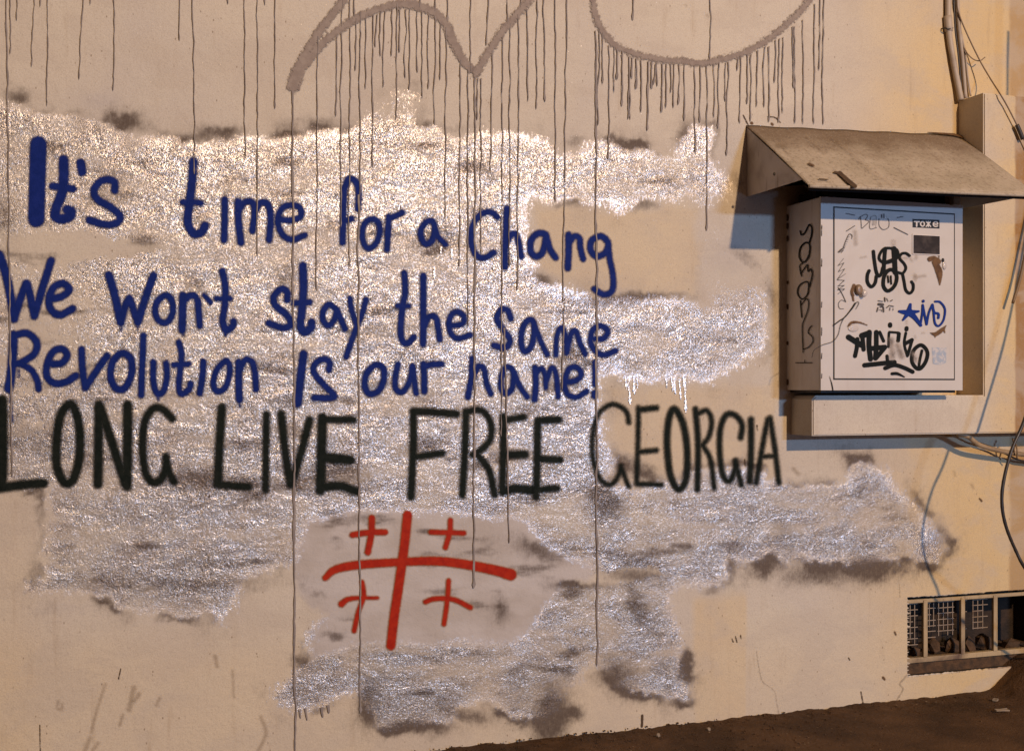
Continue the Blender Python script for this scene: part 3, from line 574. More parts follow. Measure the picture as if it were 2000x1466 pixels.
# marks, scrapes and cracks in the plaster
for pts, wd, m in [([(78,1415),(79,1468)],2,M_CRACK),([(262,1342),(252,1385)],9,M_DIRT),([(272,1354),(262,1368)],8,M_DIRT),([(240,1395),(234,1415)],5,M_DIRT),([(115,1368),(112,1380),(121,1385),(122,1374)],4,M_DIRT),([(312,1362),(306,1376)],5,M_DIRT),
   ([(206,1335),(190,1385),(178,1430)],4,M_DIRT),([(176,1440),(166,1466)],8,M_DIRT),([(192,1450),(180,1466)],5,M_DIRT),([(510,1400),(520,1430),(505,1466)],6,M_DIRT),([(420,1280),(425,1300)],6,M_DIRT),([(236,1305),(232,1325)],2,M_CRACK),([(455,1310),(457,1360)],3,M_DIRT),
   ([(1478,1270),(1482,1300),(1490,1330),(1512,1348),(1518,1375),(1522,1395)],1.6,M_HAIR),([(1255,1396),(1254,1418)],4,M_CRACK),([(1682,1350),(1686,1372)],2,M_CRACK),([(1772,1318),(1758,1335),(1764,1345),(1752,1366)],3,M_HAIR),
   ([(1748,1233),(1750,1239)],3,M_RUST),([(1725,1322),(1728,1326)],4,M_RUST),([(1658,1284),(1660,1288)],2,M_CRACK),([(1757,1140),(1758,1165)],1.5,M_HAIR),([(1914,973),(1918,978)],3,M_RUST),([(1898,945),(1902,952)],2.5,M_DIRT),([(1864,920),(1866,928)],2.5,M_DIRT),
   ([(1437,1242),(1440,1254)],1.8,M_CRACK),([(1430,1246),(1433,1254)],1.6,M_CRACK),([(1447,1240),(1448,1247)],2,M_CRACK),([(1550,915),(1560,925)],6,M_DIRT),([(1700,905),(1706,900)],3,M_DIRT),([(1479,830),(1480,840)],2,M_CRACK),([(1455,897),(1456,910)],2,M_CRACK),
   ([(1382,30),(1384,32)],3,M_DIRT),([(1340,10),(1341,11)],3,M_DIRT),([(1452,225),(1462,245)],2,M_CRACK),([(1468,240),(1469,241)],5,M_RUST),([(1508,242),(1509,243)],5,M_RUST),([(1500,228),(1515,230),(1525,240)],2,M_CRACK)]:
    sdsheet('wall_scuff', [(pts, wd)], ID, 1, m, wall, step=2.0, pad=4.5 if m is M_DIRT else 3, off=.0035)

# reveal of the basement opening
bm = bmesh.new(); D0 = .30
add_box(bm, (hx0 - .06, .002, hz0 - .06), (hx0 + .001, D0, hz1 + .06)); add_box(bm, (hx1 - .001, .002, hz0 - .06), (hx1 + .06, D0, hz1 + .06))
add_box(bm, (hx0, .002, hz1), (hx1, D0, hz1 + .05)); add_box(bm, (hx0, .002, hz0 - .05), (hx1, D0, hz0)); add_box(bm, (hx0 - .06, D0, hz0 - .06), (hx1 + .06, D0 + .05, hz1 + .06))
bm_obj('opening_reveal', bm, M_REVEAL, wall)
# broken plaster edge round the opening
bm = bmesh.new()
def ragged(a, b, n, r):
    for i in range(n):
        t = (i + random.random()) / n; p = Vector(a).lerp(Vector(b), t)
        m_ = bmesh.ops.create_icosphere(bm, subdivisions=1, radius=r * random.uniform(.5, 1.2))
        for v in m_['verts']: v.co = Vector((v.co.x * random.uniform(1.5, 5), v.co.y * .8, v.co.z * random.uniform(.6, 1.1))) + p
ragged((hx0, .006, hz1), (hx1, .006, hz1), 70, .007); ragged((hx0, .006, hz0), (hx0, .006, hz1), 30, .006); ragged((hx0, .006, hz0), (hx1, .006, hz0), 60, .007)
tag(bm_obj('broken_edge', bm, M_CASING, wall), kind='stuff')

# ------------------------------------------------------------------ casing under and beside the cabinet
CD = .19; XL = P(1872, 300).x
ztop = P(1922, 181, CD).z; xl2 = P(1587, 800, CD).x; zl1 = P(1587, 772, CD).z; zl0 = P(1587, 851, CD).z
prof = [(xl2, zl0), (5.4, zl0), (5.4, ztop), (XL, ztop), (XL, zl1), (xl2 + .02, zl1), (xl2, zl1 - .02)]
bm = bmesh.new(); fr = [bm.verts.new((x, -CD, z)) for x, z in prof]; bk = [bm.verts.new((x, .012, z)) for x, z in prof]
bm.faces.new(fr); bm.faces.new(bk[::-1])
for i in range(len(prof)): j = (i+1) % len(prof); bm.faces.new((fr[i], bk[i], bk[j], fr[j]))
bmesh.ops.recalc_face_normals(bm, faces=bm.faces)
bmesh.ops.bevel(bm, geom=[e for e in bm.edges if all(abs(v.co.y + CD) < 1e-4 for v in e.verts)], offset=.006, segments=2, affect='EDGES')
casing = tag(bm_obj('pipe_casing', bm, M_CASING), 'beige boxed-in casing standing proud of the wall, beside and below the metal cabinet', 'casing')

# ------------------------------------------------------------------ meter cabinet
BD = .30; bx0 = P(1536, 760).x; bx1 = P(1880, 500, BD).x; bz0 = P(1603, 762, BD).z; bz1 = P(1606, 384, BD).z
cab = tag(empty('meter_cabinet', ((bx0 + bx1) / 2, -.15, bz0)), 'grey-beige metal meter cabinet with scribbled door under the sloping canopy', 'cabinet')
bm = bmesh.new(); add_box(bm, (bx0, -BD + .012, bz0), (bx1, .004, bz1), .005)
body = bm_obj('body', bm, M_CABS, cab)
fx = lambda px, py: P(px, py, BD)
dl, dt = fx(1627, 404), fx(1866, 416); dx0, dx1 = fx(1627, 570).x, fx(1865, 570).x; dz1 = (fx(1627, 404).z + fx(1866, 416).z) / 2; dz0 = fx(1740, 742).z
bm = bmesh.new()  # front frame: four flanges round the door
add_box(bm, (bx0, -BD, bz0), (dx0, -BD + .012, bz1)); add_box(bm, (dx1, -BD, bz0), (bx1, -BD + .012, bz1)); add_box(bm, (dx0, -BD, dz1), (dx1, -BD + .012, bz1)); add_box(bm, (dx0, -BD, bz0), (dx1, -BD + .012, dz0))
bm_obj('front_frame', bm, M_CAB, cab)
box('door_gasket', (dx0, -BD + .002, dz0), (dx1, -BD + .010, dz1), M_DARK, cab)
G5 = .0068
door = box('door', (dx0 + G5, -BD - .003, dz0 + G5), (dx1 - G5, -BD + .009, dz1 - G5), M_CAB, cab, .002)
FD = BD + .003
# dark meter window in the door
wa, wb = P(1783, 459, FD), P(1834, 497, FD)
bm = bmesh.new(); add_box(bm, (wa.x - .006, -FD - .004, wb.z - .006), (wb.x + .006, -FD + .001, wa.z + .006), .003)
bm_obj('window_frame', bm, M_CABS, cab)
box('meter_window', (wa.x, -FD - .0065, wb.z), (wb.x, -FD - .001, wa.z), M_GLASS, cab, .0015)
DP = ((0, -FD, 0), (0, -1, 0)); SP = ((bx0, 0, 0), (-1, 0, 0)); BP = ((0, -BD, 0), (0, -1, 0))
G = crop(1600, 380, 6.663); H = crop(1600, 560, 6.667); I2 = crop(1500, 360, 4.072)
# sticker with lettering
sa, sb = P(1783, 428, FD), P(1835, 445, FD)
sv = [P(1782.5, 427.5, FD + .0012), P(1782.5, 444, FD + .0012), P(1835, 446.5, FD + .0012), P(1835, 429.5, FD + .0012)]
bm = bmesh.new(); f_ = bm.faces.new([bm.verts.new(v) for v in sv]); r = bmesh.ops.extrude_face_region(bm, geom=[f_])
for v in r['geom']:
    if isinstance(v, bmesh.types.BMVert): v.co.y += .001
stk = bm_obj('sticker', bm, M_STB, cab); stk['label'] = 'black sticker with white Cyrillic lettering above the meter window'
KW = dict(plane=DP, step=1.0, pad=2.0)
for L in [[([(1240,350),(1302,353)],20),([(1270,352),(1268,412)],20)], [([(1345,352),(1322,368),(1322,395),(1345,412),(1366,398),(1366,368),(1345,352)],17)],
          [([(1392,350),(1450,415)],16),([(1448,352),(1392,415)],16),([(1420,350),(1420,415)],16)], [([(1490,386),(1540,386),(1535,362),(1508,356),(1485,375),(1490,405),(1515,416),(1542,410)],15)]]:
    sdsheet('printed_letter', L, G, 6.663, M_WHITE, stk, plane=DP, step=.8, pad=1.2, off=.0030)
TAGS = [
 ('black marker tag of looped strokes with two eyes', G, 6.663, M_MARK, DP, [
  ([(708,738),(720,850),(745,1000),(780,1058),(815,1020),(832,950)],42),([(652,990),(630,1050),(632,1140),(680,1198),(730,1150),(748,1060)],42),
  ([(850,702),(800,760),(782,830),(830,880),(900,885),(1000,840),(1030,780),(1010,715),(940,697),(850,702)],34),([(862,702),(850,850),(842,1000)],48),([(975,702),(985,860),(992,1010)],62),
  ([(870,872),(980,832)],28),([(860,1002),(930,968),(1000,990)],34),([(900,990),(850,1060),(838,1180),(885,1250),(950,1225),(1000,1150),(1010,1050),(960,980),(900,990)],46),
  ([(896,1060),(904,1140)],22),([(934,1060),(940,1160)],22),([(1178,795),(1130,762),(1072,772),(1052,830),(1110,900),(1130,960),(1090,1022),(1030,1012)],34),
  ([(1088,1030),(1108,1130),(1130,1240),(1180,1282),(1222,1240),(1226,1170),(1205,1132)],36)]),
 ('blue marker star and letters', H, 6.667, M_MBLUE, DP, [
  ([(1045,318,30),(1120,330,60),(1200,330,60),(1298,318,26)],40),([(1190,228,34),(1170,320,70)],40),([(1180,320,70),(1095,430,26)],40),([(1180,330,90),(1250,400,60),(1325,500,38)],50),
  ([(1358,183),(1358,188)],36),([(1350,235),(1345,340),(1325,470)],28),([(1352,240),(1375,360),(1402,488)],28),([(1402,488),(1430,340),(1475,232)],28),([(1478,232),(1500,330),(1555,350),(1555,405)],30),
  ([(1512,190),(1580,200),(1640,290),(1622,430),(1560,508),(1510,470),(1492,330)],26)]),
 ('thick black smeared marker tag near the door foot', H, 6.667, M_MARK, DP, [
  ([(925,490),(925,505)],48),([(1140,535),(1138,555)],44),([(385,655),(480,715),(545,755)],62),([(500,680),(490,800),(468,900)],46),([(565,650),(580,815)],48),([(655,590),(650,760),(670,940)],56),
  ([(560,635),(650,605)],66),([(745,590),(745,760),(735,930)],52),([(790,590),(840,705)],36),([(700,800),(855,785)],56),([(850,800),(740,930)],48),([(910,600),(905,780)],28),([(885,900),(895,1010)],36),
  ([(1040,610),(1030,700)],42),([(915,588),(1040,597)],26),([(1130,600),(1110,740),(1150,900)],30),([(1120,740),(1210,690)],42),([(1155,890),(1210,700)],34),
  ([(1310,760),(1230,830),(1208,960),(1258,1050),(1320,1062),(1390,970),(1412,860),(1370,782),(1310,760)],42),([(1340,830),(1310,960),(1300,1040)],30),
  ([(592,1020),(800,998),(980,980)],52),([(862,1058),(980,1018),(1100,1050),(1218,1105)],46),([(950,1130),(1020,1130),(1110,1172,16)],34)]),
 ('thin dark pen lettering and dashes at the top of the door', G, 6.663, M_FAINT, DP, [
  ([(515,325),(540,290),(552,440)],8),([(540,290),(600,258),(632,275),(602,330)],8),([(602,330),(648,352),(560,440)],8),([(672,290),(660,440),(748,430)],8),([(672,290),(740,280),(738,420)],5),([(692,320),(695,400)],5),([(715,320),(716,400)],5),
  ([(780,310),(782,400),(830,455),(900,430),(912,360),(895,310)],8),([(815,262),(815,300)],12),([(845,255),(845,302)],12),([(350,245),(465,270)],9),([(1015,300),(1092,288)],9),([(355,475),(465,405)],9),([(975,430),(1155,520)],11)]),
 ('zigzag pen scribble down the left of the door', G, 6.663, M_MARK, DP, [
  ([(320,830),(245,925)],5),([(245,925),(325,885)],5),([(325,885),(250,1005)],6),([(250,1005),(335,965)],5),([(335,965),(235,1105)],6),([(235,1105),(345,1030)],5),([(240,1110),(330,1115)],7),([(330,1115),(245,1190)],7),([(245,1190),(330,1180)],6),([(330,1180),(240,1240)],6),([(240,1240),(330,1225)],7),
  ([(245,1292),(330,1232)],6),([(250,1210),(300,1290),(348,1395)],9),([(348,1395),(290,1372),(252,1420),(268,1480),(320,1485)],7)]),
 ('small striped pen doodle', G, 6.663, M_FAINT, DP, [
  ([(425,570),(430,535),(405,512),(380,530),(340,620),(310,700),(262,752)],9),([(400,545),(370,560)],5),([(385,580),(350,590)],5),([(372,610),(340,620)],5),([(360,640),(325,650)],5),([(345,670),(312,680)],6),([(330,695),(290,710),(250,748)],12),([(318,720),(290,752)],10)]),
 ('black marker letters running down the cabinet side', I2, 4.072, M_MARK, SP, [
  ([(255,372),(266,402),(292,385),(312,345),(330,320),(347,345),(345,400),(325,470)],12),([(325,470),(290,467),(255,510),(248,580),(280,620),(320,580),(332,510),(325,470)],13),([(322,560),(300,605),(252,642)],9),
  ([(250,650),(258,700),(266,728)],10),([(262,705),(300,652),(312,642),(318,692),(340,672),(350,715),(335,790),(320,830)],10),([(318,780),(290,777),(245,810),(235,870),(270,912),(310,880),(322,820),(318,780)],11),
  ([(255,922),(262,1000),(268,1058)],9),([(262,960),(300,912),(322,930),(315,1000),(285,1080),(272,1120),(272,1200),(278,1335)],8),([(278,1310),(320,1295),(355,1250),(350,1210),(320,1182),(325,1150),(345,1125)],8),([(220,1418),(350,1418)],7),([(292,1395),(292,1415)],6)]),
 ('thin pen line looping from the door onto its frame', H, 6.667, M_MARK, ((0, -FD - .0006, 0), (0, -1, 0)), [
  ([(470,210),(420,290),(340,390),(262,445),(192,498)],14),([(480,290),(518,215),(492,200),(430,290),(330,400),(280,500),(250,620),(180,710),(60,750),(0,780),(-70,830),(-95,920)],8)]),
 ('worn grey print remains at mid door', H, 6.667, M_FAINT, DP, [
  ([(770,180),(830,190)],10),([(855,140),(860,190)],14),([(880,150),(900,190)],9),([(930,185),(955,172)],12),([(780,225),(830,232)],34),([(768,270),(755,320)],14),([(800,262),(835,262),(842,325)],16),([(785,300),(815,300),(815,322)],8),([(880,272),(915,242)],12),([(930,245),(970,255)],12),([(925,270),(920,305)],10),([(965,280),(965,305)],8)]),
]
for lab, tr, sc, mat, pl, st in TAGS:
    if 'thick' in lab: st = [(p, w_ * 1.16) for p, w_ in st]
    o = sdsheet('marker_tag', st, tr, sc, mat, cab, plane=pl, step=1.0, pad=2.2); o['label'] = lab
sdsheet('smear', [([(940,690),(960,820),(950,920)],60),([(1030,760),(1080,900)],60),([(1230,870),(1260,960)],40)], H, 6.667, M_SMEAR, cab, plane=DP, step=1.2, pad=5, off=.0055)['label'] = 'pale solvent smear over the thick black tag'
for nm, st, tr, sc, m in [
  ('torn_patch', [([(1440,840),(1500,830),(1560,870)],60),([(1500,880),(1560,1000,90),(1572,1170,16)],60),([(1560,800),(1562,900)],14)], G, 6.663, M_RUST),
  ('torn_patch', [([(1450,600,8),(1520,615,50),(1600,560,46),(1655,505,8)],30),([(1510,620,40),(1512,660,6)],20),([(1620,560,40),(1640,598,6)],20)], H, 6.667, M_RUST),
  ('rust_mark', [([(375,515,14),(430,465,34),(530,465,20),(625,498,8)],20)], H, 6.667, M_RUST),
  ('rust_mark', [([(455,1180),(430,1260),(440,1310)],40),([(440,1330),(450,1380)],22)], G, 6.663, M_RUST),
  ('scratch', [([(1250,1050,40),(1250,1100,40)],30),([(1260,1070),(1380,1055)],26)], G, 6.663, M_DIRT),
  ('scratch', [([(1265,800),(1262,830)],26)], G, 6.663, M_DIRT), ('scratch', [([(540,822),(610,808)],12)], G, 6.663, M_DIRT),
  ('scratch', [([(950,600),(955,680)],14),([(985,600),(982,670)],10)], G, 6.663, M_DIRT), ('scratch', [([(470,480),(480,640)],40)], G, 6.663, M_DIRT),
  ('scratch', [([(1080,825),(1150,820)],18),([(1190,830),(1210,860)],22)], G, 6.663, M_DIRT), ('scratch', [([(1140,440),(1140,480)],12),([(1250,640),(1255,665)],10),([(1340,600),(1370,600)],8)], H, 6.667, M_DIRT)]:
    for one in ([[q] for q in st] if nm == 'scratch' else [st]): sdsheet(nm, one, tr, sc, m, cab, plane=DP, step=1.0, pad=2.5 if m is M_RUST else 4.5)
sdsheet('frame_scratch', [([(135,1160,4),(165,1260,12),(180,1340,14)],8)], H, 6.667, M_MARK, cab, plane=BP, step=1.0, pad=2)
for y0, y1 in [(440,460),(506,520),(590,600),(640,655),(690,700),(730,738)]:
    sdsheet('seam_hole', [([(1605, y0),(1604.5, y1)],2)], ID, 1, M_CRACK, cab, plane=SP, step=1.0, pad=2)
for y0, y1 in [(420,430),(437,446),(462,470),(550,553),(595,602),(668,672),(742,750)]:
    sdsheet('seam_hole', [([(1538, y0),(1538, y1)],3.5)], ID, 1, M_CRACK, cab, plane=SP, step=1.0, pad=2)
# faded blue sticker remains, knob, tape, latch screw
v4 = [P(1820, 678, FD + .001), P(1822, 710, FD + .001), P(1835, 713, FD + .001), P(1848, 708, FD + .001), P(1848.5, 679, FD + .001)]
bm = bmesh.new(); bm.faces.new([bm.verts.new(v) for v in v4]); bm_obj('faded_sticker', bm, M_STBL, cab)
def disc(name, px, py, rx, rz, d0, th, mat, parent, ang=0, seg=18, dome=.6):
    c = P(px, py, d0); bm = bmesh.new(); rings = []
    for f, o in ((1, 0), (1, th * .6), (.82, th), (.3, th * (1 + .1 * dome))):
        rings.append([bm.verts.new((c.x + rx * f * math.cos(a + ang), -d0 - o, c.z + rz * f * math.sin(a + ang))) for a in [2 * math.pi * i / seg for i in range(seg)]])
    for A_, B_ in zip(rings, rings[1:]):
        for i in range(seg): bm.faces.new((A_[i], A_[(i+1) % seg], B_[(i+1) % seg], B_[i]))
    bm.faces.new(rings[-1]); return bm_obj(name, bm, mat, parent, True)
knob = disc('lock_knob', 1675, 566, .019, .026, FD, .020, M_KNOB, cab); disc('knob_cover', 1684, 573, .014, .019, FD + .004, .026, M_TAPE, knob)
disc('clear_tape', 1666, 641, .030, .017, FD, .004, M_TAPE, cab, .1); disc('clear_tape', 1844, 518, .012, .022, FD, .006, M_TAPE, cab, .5); disc('latch_screw', 1841, 508, .007, .010, FD, .006, M_DARK, cab)
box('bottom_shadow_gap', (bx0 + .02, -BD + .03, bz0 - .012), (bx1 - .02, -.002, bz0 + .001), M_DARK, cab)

# ------------------------------------------------------------------ canopy
can_x0, can_x1 = P(1457, 245).x, XL - .003; ZA = P(1457, 245).z; ZB = P(1880, 265).z; DC = .554
zf0 = P(1580, 360, DC).z; zf1 = P(2000, 379, DC).z + .004
can = tag(empty('sloping_canopy', ((can_x0 + can_x1) / 2, 0, ZA)), 'sloping beige sheet-metal canopy over the meter cabinet, dirty along the wall', 'canopy')
c00 = Vector((can_x0, -.002, ZA)); c10 = Vector((can_x1, -.002, ZB)); c01 = Vector((can_x0, -DC, zf0)); c11 = Vector((can_x1, -DC, zf1))
bm = bmesh.new(); nU, nV = 60, 24; th = Vector((0, 0, -.006)); g2 = [[], []]
for s_ in (0, 1):
    for j in range(nV + 1):
        for i in range(nU + 1):
            u, v = i / nU, j / nV; p = c00.lerp(c10, u).lerp(c01.lerp(c11, u), v)
            p.z += .004 * math.sin(u * 9 + 1) * math.sin(v * 3.1) + .002 * math.sin(u * 31 + v * 5); p.y += .003 * math.sin(u * 17) * v
            g2[s_].append(bm.verts.new(p + (th if s_ else Vector())))
ix = lambda i, j: j * (nU + 1) + i
for s_ in (0, 1):
    for j in range(nV):
        for i in range(nU):
            q = [g2[s_][ix(i, j)], g2[s_][ix(i+1, j)], g2[s_][ix(i+1, j+1)], g2[s_][ix(i, j+1)]]; bm.faces.new(q if s_ else q[::-1])
def rim(idx):
    for a, b in zip(idx, idx[1:]): bm.faces.new((g2[0][a], g2[0][b], g2[1][b], g2[1][a]))
rim([ix(i, 0) for i in range(nU+1)]); rim([ix(i, nV) for i in range(nU+1)]); rim([ix(0, j) for j in range(nV+1)]); rim([ix(nU, j) for j in range(nV+1)])
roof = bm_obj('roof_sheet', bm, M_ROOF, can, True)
tube('rolled_lip', [c01 + Vector((0, -.002, -.008)), c01.lerp(c11, .3) + Vector((0, -.004, -.007)), c01.lerp(c11, .6) + Vector((0, -.001, -.009)), c11 + Vector((0, -.003, -.008))], .009, M_ROOF, can, 8, 10)
nrm = (c10 - c00).cross(c01 - c00).normalized()
if nrm.z < 0: nrm = -nrm
RPL = (tuple(c00), tuple(nrm))
K1 = crop(1400, 180, 1999 / 600)
for nm, st, m, pd in [('slot', [([(768,520),(800,525)],14),([(800,525),(855,575),(900,612)],26)], M_CRACK, 2), ('slot', [([(668,564),(724,569)],7)], M_CRACK, 2),
  ('stain', [([(420,335),(400,350),(450,345)],30)], M_DIRT, 5), ('crack_line', [([(760,300),(900,420),(1000,510),(1080,560)],5)], M_DIRT, 3), ('crack_line', [([(1090,560),(1150,610)],5)], M_DIRT, 3), ('crack_line', [([(580,290),(700,400)],5)], M_DIRT, 3),
  ('stain', [([(600,465),(630,478)],12)], M_RUST, 2), ('stain', [([(1060,600),(1075,605)],12)], M_DIRT, 4), ('crack_line', [([(440,370),(465,405)],6)], M_DIRT, 3), ('stain', [([(1380,255),(1450,265),(1540,275),(1600,290)],14)], M_RUST, 3)]:
    sdsheet(nm, st, K1, 3.332, m, can, plane=RPL, step=1.5, pad=pd, off=.007)
bm = bmesh.new(); q_ = [bm.verts.new(Vector((p.x + a, p.y + b_, p.z - .016))) for p, a, b_ in ((c00, .012, -.01), (c10, -.014, -.01), (c11, -.014, .02), (c01, .012, .02))]; f_ = bm.faces.new(q_)
r = bmesh.ops.extrude_face_region(bm, geom=[f_])
for v in r['geom']:
    if isinstance(v, bmesh.types.BMVert): v.co.z -= .008
bm_obj('soffit_shade_sheet', bm, M_UNDER, can)  # added dark sheet that paints the shade under the roof
box('gap_shade_panel', (bx0 + .01, -.24, bz1 + .002), (bx1 - .01, -.22, bz1 + .15), M_UNDER, can)  # added dark panel, fills the gap above the cabinet with shade
# side panel: triangular cheek
def slab(name, pts, t, mat, parent):
    bm = bmesh.new(); a = [bm.verts.new(p) for p in pts]; b = [bm.verts.new(Vector(p) + Vector(t)) for p in pts]; bm.faces.new(a); bm.faces.new(b[::-1])
    for i in range(len(pts)): j = (i+1) % len(pts); bm.faces.new((a[i], b[i], b[j], a[j]))
    return bm_obj(name, bm, mat, parent)
zc = P(1540, 358, .4).z * 0 + CAMZ + .949
slab('side_cheek', [(can_x0 + .004, -.001, ZA - .010), (can_x0 + .004, -.53, zf0 + .005), (can_x0 + .004, -.496, zc), (can_x0 + .004, -.288, zc), (can_x0 + .004, -.001, zc)], (.004, 0, 0), M_CHEEK, can)
slab('side_cheek', [(can_x1 - .010, -.001, ZB - .010), (can_x1 - .010, -.53, zf1 + .005), (can_x1 - .010, -.40, zf1), (can_x1 - .010, -.001, zc)], (.004, 0, 0), M_CABS, can)
disc('rivet', 1512, 340, .006, .008, .30, .004, M_DARK, can)
box('support_bracket', (P(1850, 390, .28).x, -.33, bz1 - .005), (P(1862, 390, .28).x, -.26, bz1 + .12), M_BAR, can, .002)
box('support_bracket', (bx0 + .04, -.30, bz1 + .001), (bx0 + .075, -.05, bz1 + .05), M_UNDER, can)

# ------------------------------------------------------------------ conduits and cables
cb = tag(empty('conduit_bundle', P(1868, 60, .02)), 'painted conduit bundle coming down the wall to the top of the casing', 'conduit')
tube('conduit', [P(1852, -60, .018), P(1852, 0, .018), P(1853, 60, .02), P(1862, 120, .022), P(1871, 165, .024), P(1877, 196, .03)], .0155, M_PIPE, cb, 12, 8, wob=.06)
tube('coupling', [P(1851, 32, .018), P(1853, 62, .019)], .021, M_PIPE, cb, 14, 3)
tube('conduit', [P(1870, -60, .014), P(1870, 0, .014), P(1874, 60, .016), P(1880, 120, .018), P(1886, 192, .02)], .0105, M_PIPE, cb, 10, 8, wob=.08)
tube('cable', [P(1863, -60, .03), P(1863, 0, .03), P(1866, 60, .03), P(1872, 110, .03), P(1879, 190, .03)], .0045, M_CABLE, cb, 8, 8)
tube('cable', [P(1876, 60, .012), P(1884, 100, .012), P(1890, 150, .012), P(1896, 188, .015)], .005, M_PIPE, cb, 8, 8)
tube('strap', [P(1840, 56, .004), P(1846, 55, .03), P(1853, 57, .038), P(1861, 55, .03)], .0035, M_CABLE, cb, 8, 5)
w1 = tube('hanging_wire', [P(1869, -60, .03), P(1869, 0, .03), P(1873, 27, .03), P(1888, 65, .04), P(1913, 117, .06), P(1935, 155, .10), P(1951, 180, .205), P(1967, 207, .215), P(1984, 240, .215), P(2004, 280, .215), P(2060, 380, .25)], .0036, M_TWIRE, None, 8, 8)
tag(w1, 'thin brown wire slanting down to the right above the casing', 'cable')
w2 = tube('wire_offcut', [P(1882, 93, .02), P(1892, 108, .03), P(1903, 117, .04), P(1914, 119, .055), P(1924, 112, .065)], .0028, M_TWIRE, None, 8, 6)
tag(w2, 'short curled wire end beside the slanting wire', 'cable')
cn = tag(tube('wire_connector', [P(1986, 244, .215), P(1991, 255, .215), P(1998, 272, .215)], .011, M_CABLE, None, 10, 4), 'dark connector wrapped round the slanting wire at the right edge', 'connector')
HD = .52
hc = tube('hanging_cable', [P(2128, -60, HD), P(2125, 120, HD), P(2118, 300, HD), P(2100, 430, HD), P(2066, 600, HD), P(2026, 740, HD), P(2000, 822, HD), P(1976, 878, HD), P(1960, 940, HD), P(1957, 985, HD), P(1965, 1028, HD), P(1984, 1075, HD), P(2004, 1112, HD), P(2060, 1190, HD-.1), P(2140, 1290, HD-.2)], .0080, M_CABLE, None, 12, 8, wob=.12)
tag(hc, 'thick black cable hanging in a loose curve in front of the wall, right edge', 'cable')
hc2 = tube('dangling_cable', [P(2030, 300, .25), P(2022, 400, .25), P(2006, 480, .25), P(1992, 545, .25), P(1978, 592, .25)], .0078, M_TWIRE, None, 10, 8)
tag(hc2, 'brown cable end dangling at the right edge beside the cabinet', 'cable')
w3 = tube('sleeved_cable', [P(1868, 846, .12), P(1890, 852, .14), P(1912, 868, .12), P(1944, 878, .10), P(1975, 884, .09), P(2004, 888, .09), P(2080, 900, .08)], .0125, M_TCABLE, None, 12, 8, wob=.08)
tag(w3, 'tan sleeved cable coming out under the casing towards the right edge', 'cable')
w4 = tube('thin_brown_cable', [P(1880, 850, .05), P(1905, 862, .05), P(1940, 874, .05), P(1985, 896, .05), P(2010, 901, .05), P(2080, 910, .05)], .005, M_CABLE, None, 8, 8)
tag(w4, 'thin dark cable under the tan sleeved cable', 'cable')
for px, py in [(1978, 868), (1984, 880)]:
    tag(tube('cable_tie', [P(px, py - 12, .10), P(px + 3, py, .125), P(px + 2, py + 14, .10)], .0045, M_TCABLE, None, 8, 4), 'upper tan tie where the cables cross' if py < 870 else 'lower tan tie where the cables cross', 'cable tie', 'ties where the cables cross')

# ------------------------------------------------------------------ basement grille
gy = .045
gr = tag(empty('basement_grille', (hx0, gy, hz0)), 'painted iron grille with wire mesh in the basement opening by the ground', 'grille')
Pi = lambda px, py: on_plane(px, py, Vector((0, gy, 0)), Vector((0, -1, 0)))
zr = Pi(1790, 1287).z; zt = Pi(1790, 1173).z
box('bottom_rail', (hx0 + .003, gy - .012, zr - .016), (hx1 - .01, gy + .02, zr + .012), M_BAR, gr, .004); box('top_rail', (hx0 + .003, gy - .010, zt - .010), (hx1 - .01, gy + .018, zt + .010), M_BAR, gr, .004)
for px in (1804.5, 1877.5, 1941, 2020):
    x = Pi(px, 1220).x; bm = bmesh.new(); add_box(bm, (x - .013, gy - .016, zr + .010), (x + .013, gy + .004, zt + .004), .004); bm_obj('bar', bm, M_BAR, gr)
ym = gy + .03; step_ = .0305
def wires(name, xa, xb, za, zb):
    bm = bmesh.new(); n1 = int((xb - xa) / step_); n2 = int((zb - za) / step_)
    for i in range(n1 + 1):
        x = xa + i * step_; o = random.uniform(-.003, .003); zz_ = za + random.choice((0, 0, step_, step_ * 2)); add_box(bm, (x - .0024 + o, ym - .0024, zz_), (x + .0024 + o, ym + .0024, zb))
    for j in range(n2 + 1):
        z = zb - j * step_; o = random.uniform(-.002, .002); add_box(bm, (xa - .01, ym - .0070, z - .0022 + o), (xb + .004 - random.choice((0, 0, .03)), ym - .0030, z + .0022 + o))
    return bm_obj(name, bm, M_WIRE, gr)
xa = hx0 + .012; z1 = zt - .02
wires('wire_mesh', xa, Pi(1797, 1220).x, z1 - .215, z1); wires('wire_mesh', Pi(1812, 1220).x, Pi(1832, 1220).x, z1 - .19, z1); wires('wire_mesh', Pi(1840, 1220).x, Pi(1868, 1220).x, z1 - .18, z1)
wires('wire_mesh', Pi(1886, 1220).x, Pi(1893, 1220).x, z1 - .18, z1); wires('wire_mesh', Pi(1908, 1220).x, Pi(1934, 1220).x, z1 - .16, z1)
def rock(name, c, r, lab, cat, mat=M_RUB, grp=None, sq=(1, 1, 1)):
    bm = bmesh.new(); bmesh.ops.create_icosphere(bm, subdivisions=1, radius=1)
    for v in bm.verts: v.co = Vector((v.co.x * r * sq[0], v.co.y * r * sq[1], v.co.z * r * sq[2])) * random.uniform(.6, 1.2) + Vector(c)
    return tag(bm_obj(name, bm, mat), lab, cat, grp)
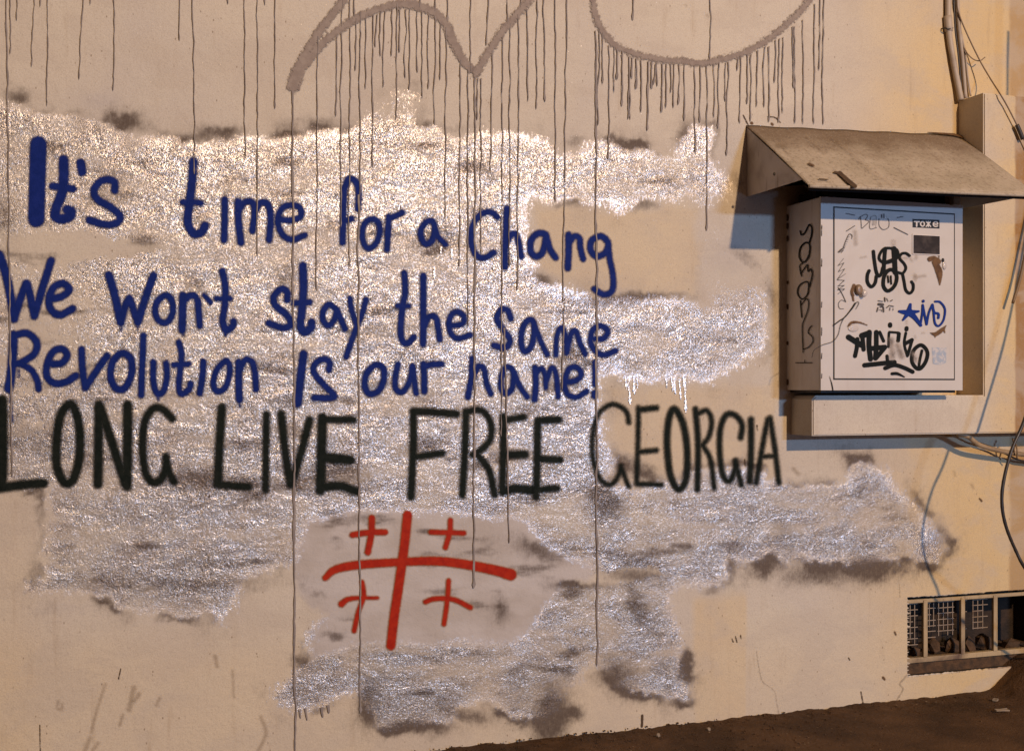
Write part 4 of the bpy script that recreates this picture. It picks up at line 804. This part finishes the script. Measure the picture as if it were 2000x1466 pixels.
for i, (px, py, r, lab) in enumerate([(1822, 1262, .045, 'brown lump of rubble behind the first grille bar'), (1858, 1262, .06, 'largest brown lump of rubble in the middle of the grille'), (1892, 1262, .055, 'pale brown rubble right of the second grille bar'), (1920, 1252, .06, 'dark rubble left of the third grille bar'), (1975, 1262, .07, 'dark rubble at the right end of the grille'), (1786, 1275, .04, 'small dark rubble at the left end of the grille')]):
    c = on_plane(px, py, Vector((0, .13, 0)), Vector((0, -1, 0))); rock('rubble', c, r, lab, 'rubble', M_RUB, 'rubble inside the basement opening', (1, .8, 1.1))
tag(box('rubble_bed', (hx0 + .01, .05, hz0 - .002), (hx1 - .01, D0 - .01, hz0 + .075), M_RUB), 'dark debris filling the floor of the basement opening', 'debris', kind='stuff')

# ------------------------------------------------------------------ ground
gxs = np.unique(np.concatenate([np.linspace(-30, -.5, 20), np.arange(-.5, 5.2, .016), np.linspace(5.2, 40, 24)])); gys = -np.unique(np.concatenate([[-.10], np.arange(0, .5, .012), np.arange(.5, 1.6, .06), np.linspace(1.6, 40, 26)]))
QX, QY = np.meshgrid(gxs, gys)
QZ = .004 * fnoise(QX * 100, QY * 100, 40, 3) + .012 * fnoise(QX * 100, QY * 100, 5, 4, 3) * np.exp(-(QY / .3) ** 2)
QZ += -.03 * sst(-QY, .3, 2.0) + .17 * sst(QX + .05 * fnoise(QX * 100, QY * 100, 18, 8), 4.30, 4.62) * sst(-QY, .55, .0) + .012 * sst(QX, 2.0, 3.6)
QZ += .018 * sst(QX, 2.0, .8) * np.exp(-(QY / .2) ** 2) * fnoise(QX * 100, QY * 100, 30, 12)
nn = len(gxs); mm_ = len(gys); ii = np.arange((mm_-1) * (nn-1)); r_ = ii // (nn-1); c_ = ii % (nn-1); a_ = r_ * nn + c_
tag(mesh_obj('ground', np.stack([QX, QY, QZ], -1).reshape(-1, 3), np.stack([a_, a_ + nn, a_ + nn + 1, a_ + 1], -1), M_GROUND, None, smooth=True), kind='structure')
def on_ground(px, py, z=.0): return on_plane(px, py, Vector((0, 0, z)), Vector((0, 0, 1)))
def flat_bit(px, py, sx, sy, rot, lab, nm='paper_scrap'):
    c = on_ground(px, py, .02); bm = bmesh.new(); add_box(bm, (-sx, -sy, 0), (sx, sy, .006), .001)
    for v in bm.verts: v.co = Vector((v.co.x * math.cos(rot) - v.co.y * math.sin(rot), v.co.x * math.sin(rot) + v.co.y * math.cos(rot), v.co.z + random.uniform(0, .006))) + c
    tag(bm_obj(nm, bm, M_LIT), lab, 'litter')
flat_bit(1957, 1388, .035, .012, -.2, 'larger pale paper scrap on the dark ground near the right edge'); flat_bit(1944, 1368, .014, .012, .6, 'small pale paper scrap just above the larger one')
for px, py, r, lab in [(1285, 1434, .012, 'small pale pebble on the ground below the silver patch'), (1384, 1423, .012, 'pebble on the ground by the foot of the yellowish wall strip')]: rock('pebble', on_ground(px, py, .012), r, lab, 'pebble', M_LIT)
bm = bmesh.new()
for i in range(900):
    x = random.uniform(1.2, 4.7); y = -random.random() ** 1.6 * .7 - .01; r = random.uniform(.0015, .006)
    m_ = bmesh.ops.create_icosphere(bm, subdivisions=1, radius=r)
    for v in m_['verts']: v.co = v.co * random.uniform(.7, 1.2) + Vector((x, y, .012 - .03 * max(0, -y - .3) / 1.7))
tag(bm_obj('grit', bm, M_GROUND), 'loose grit scattered along the foot of the wall', 'grit', kind='stuff')
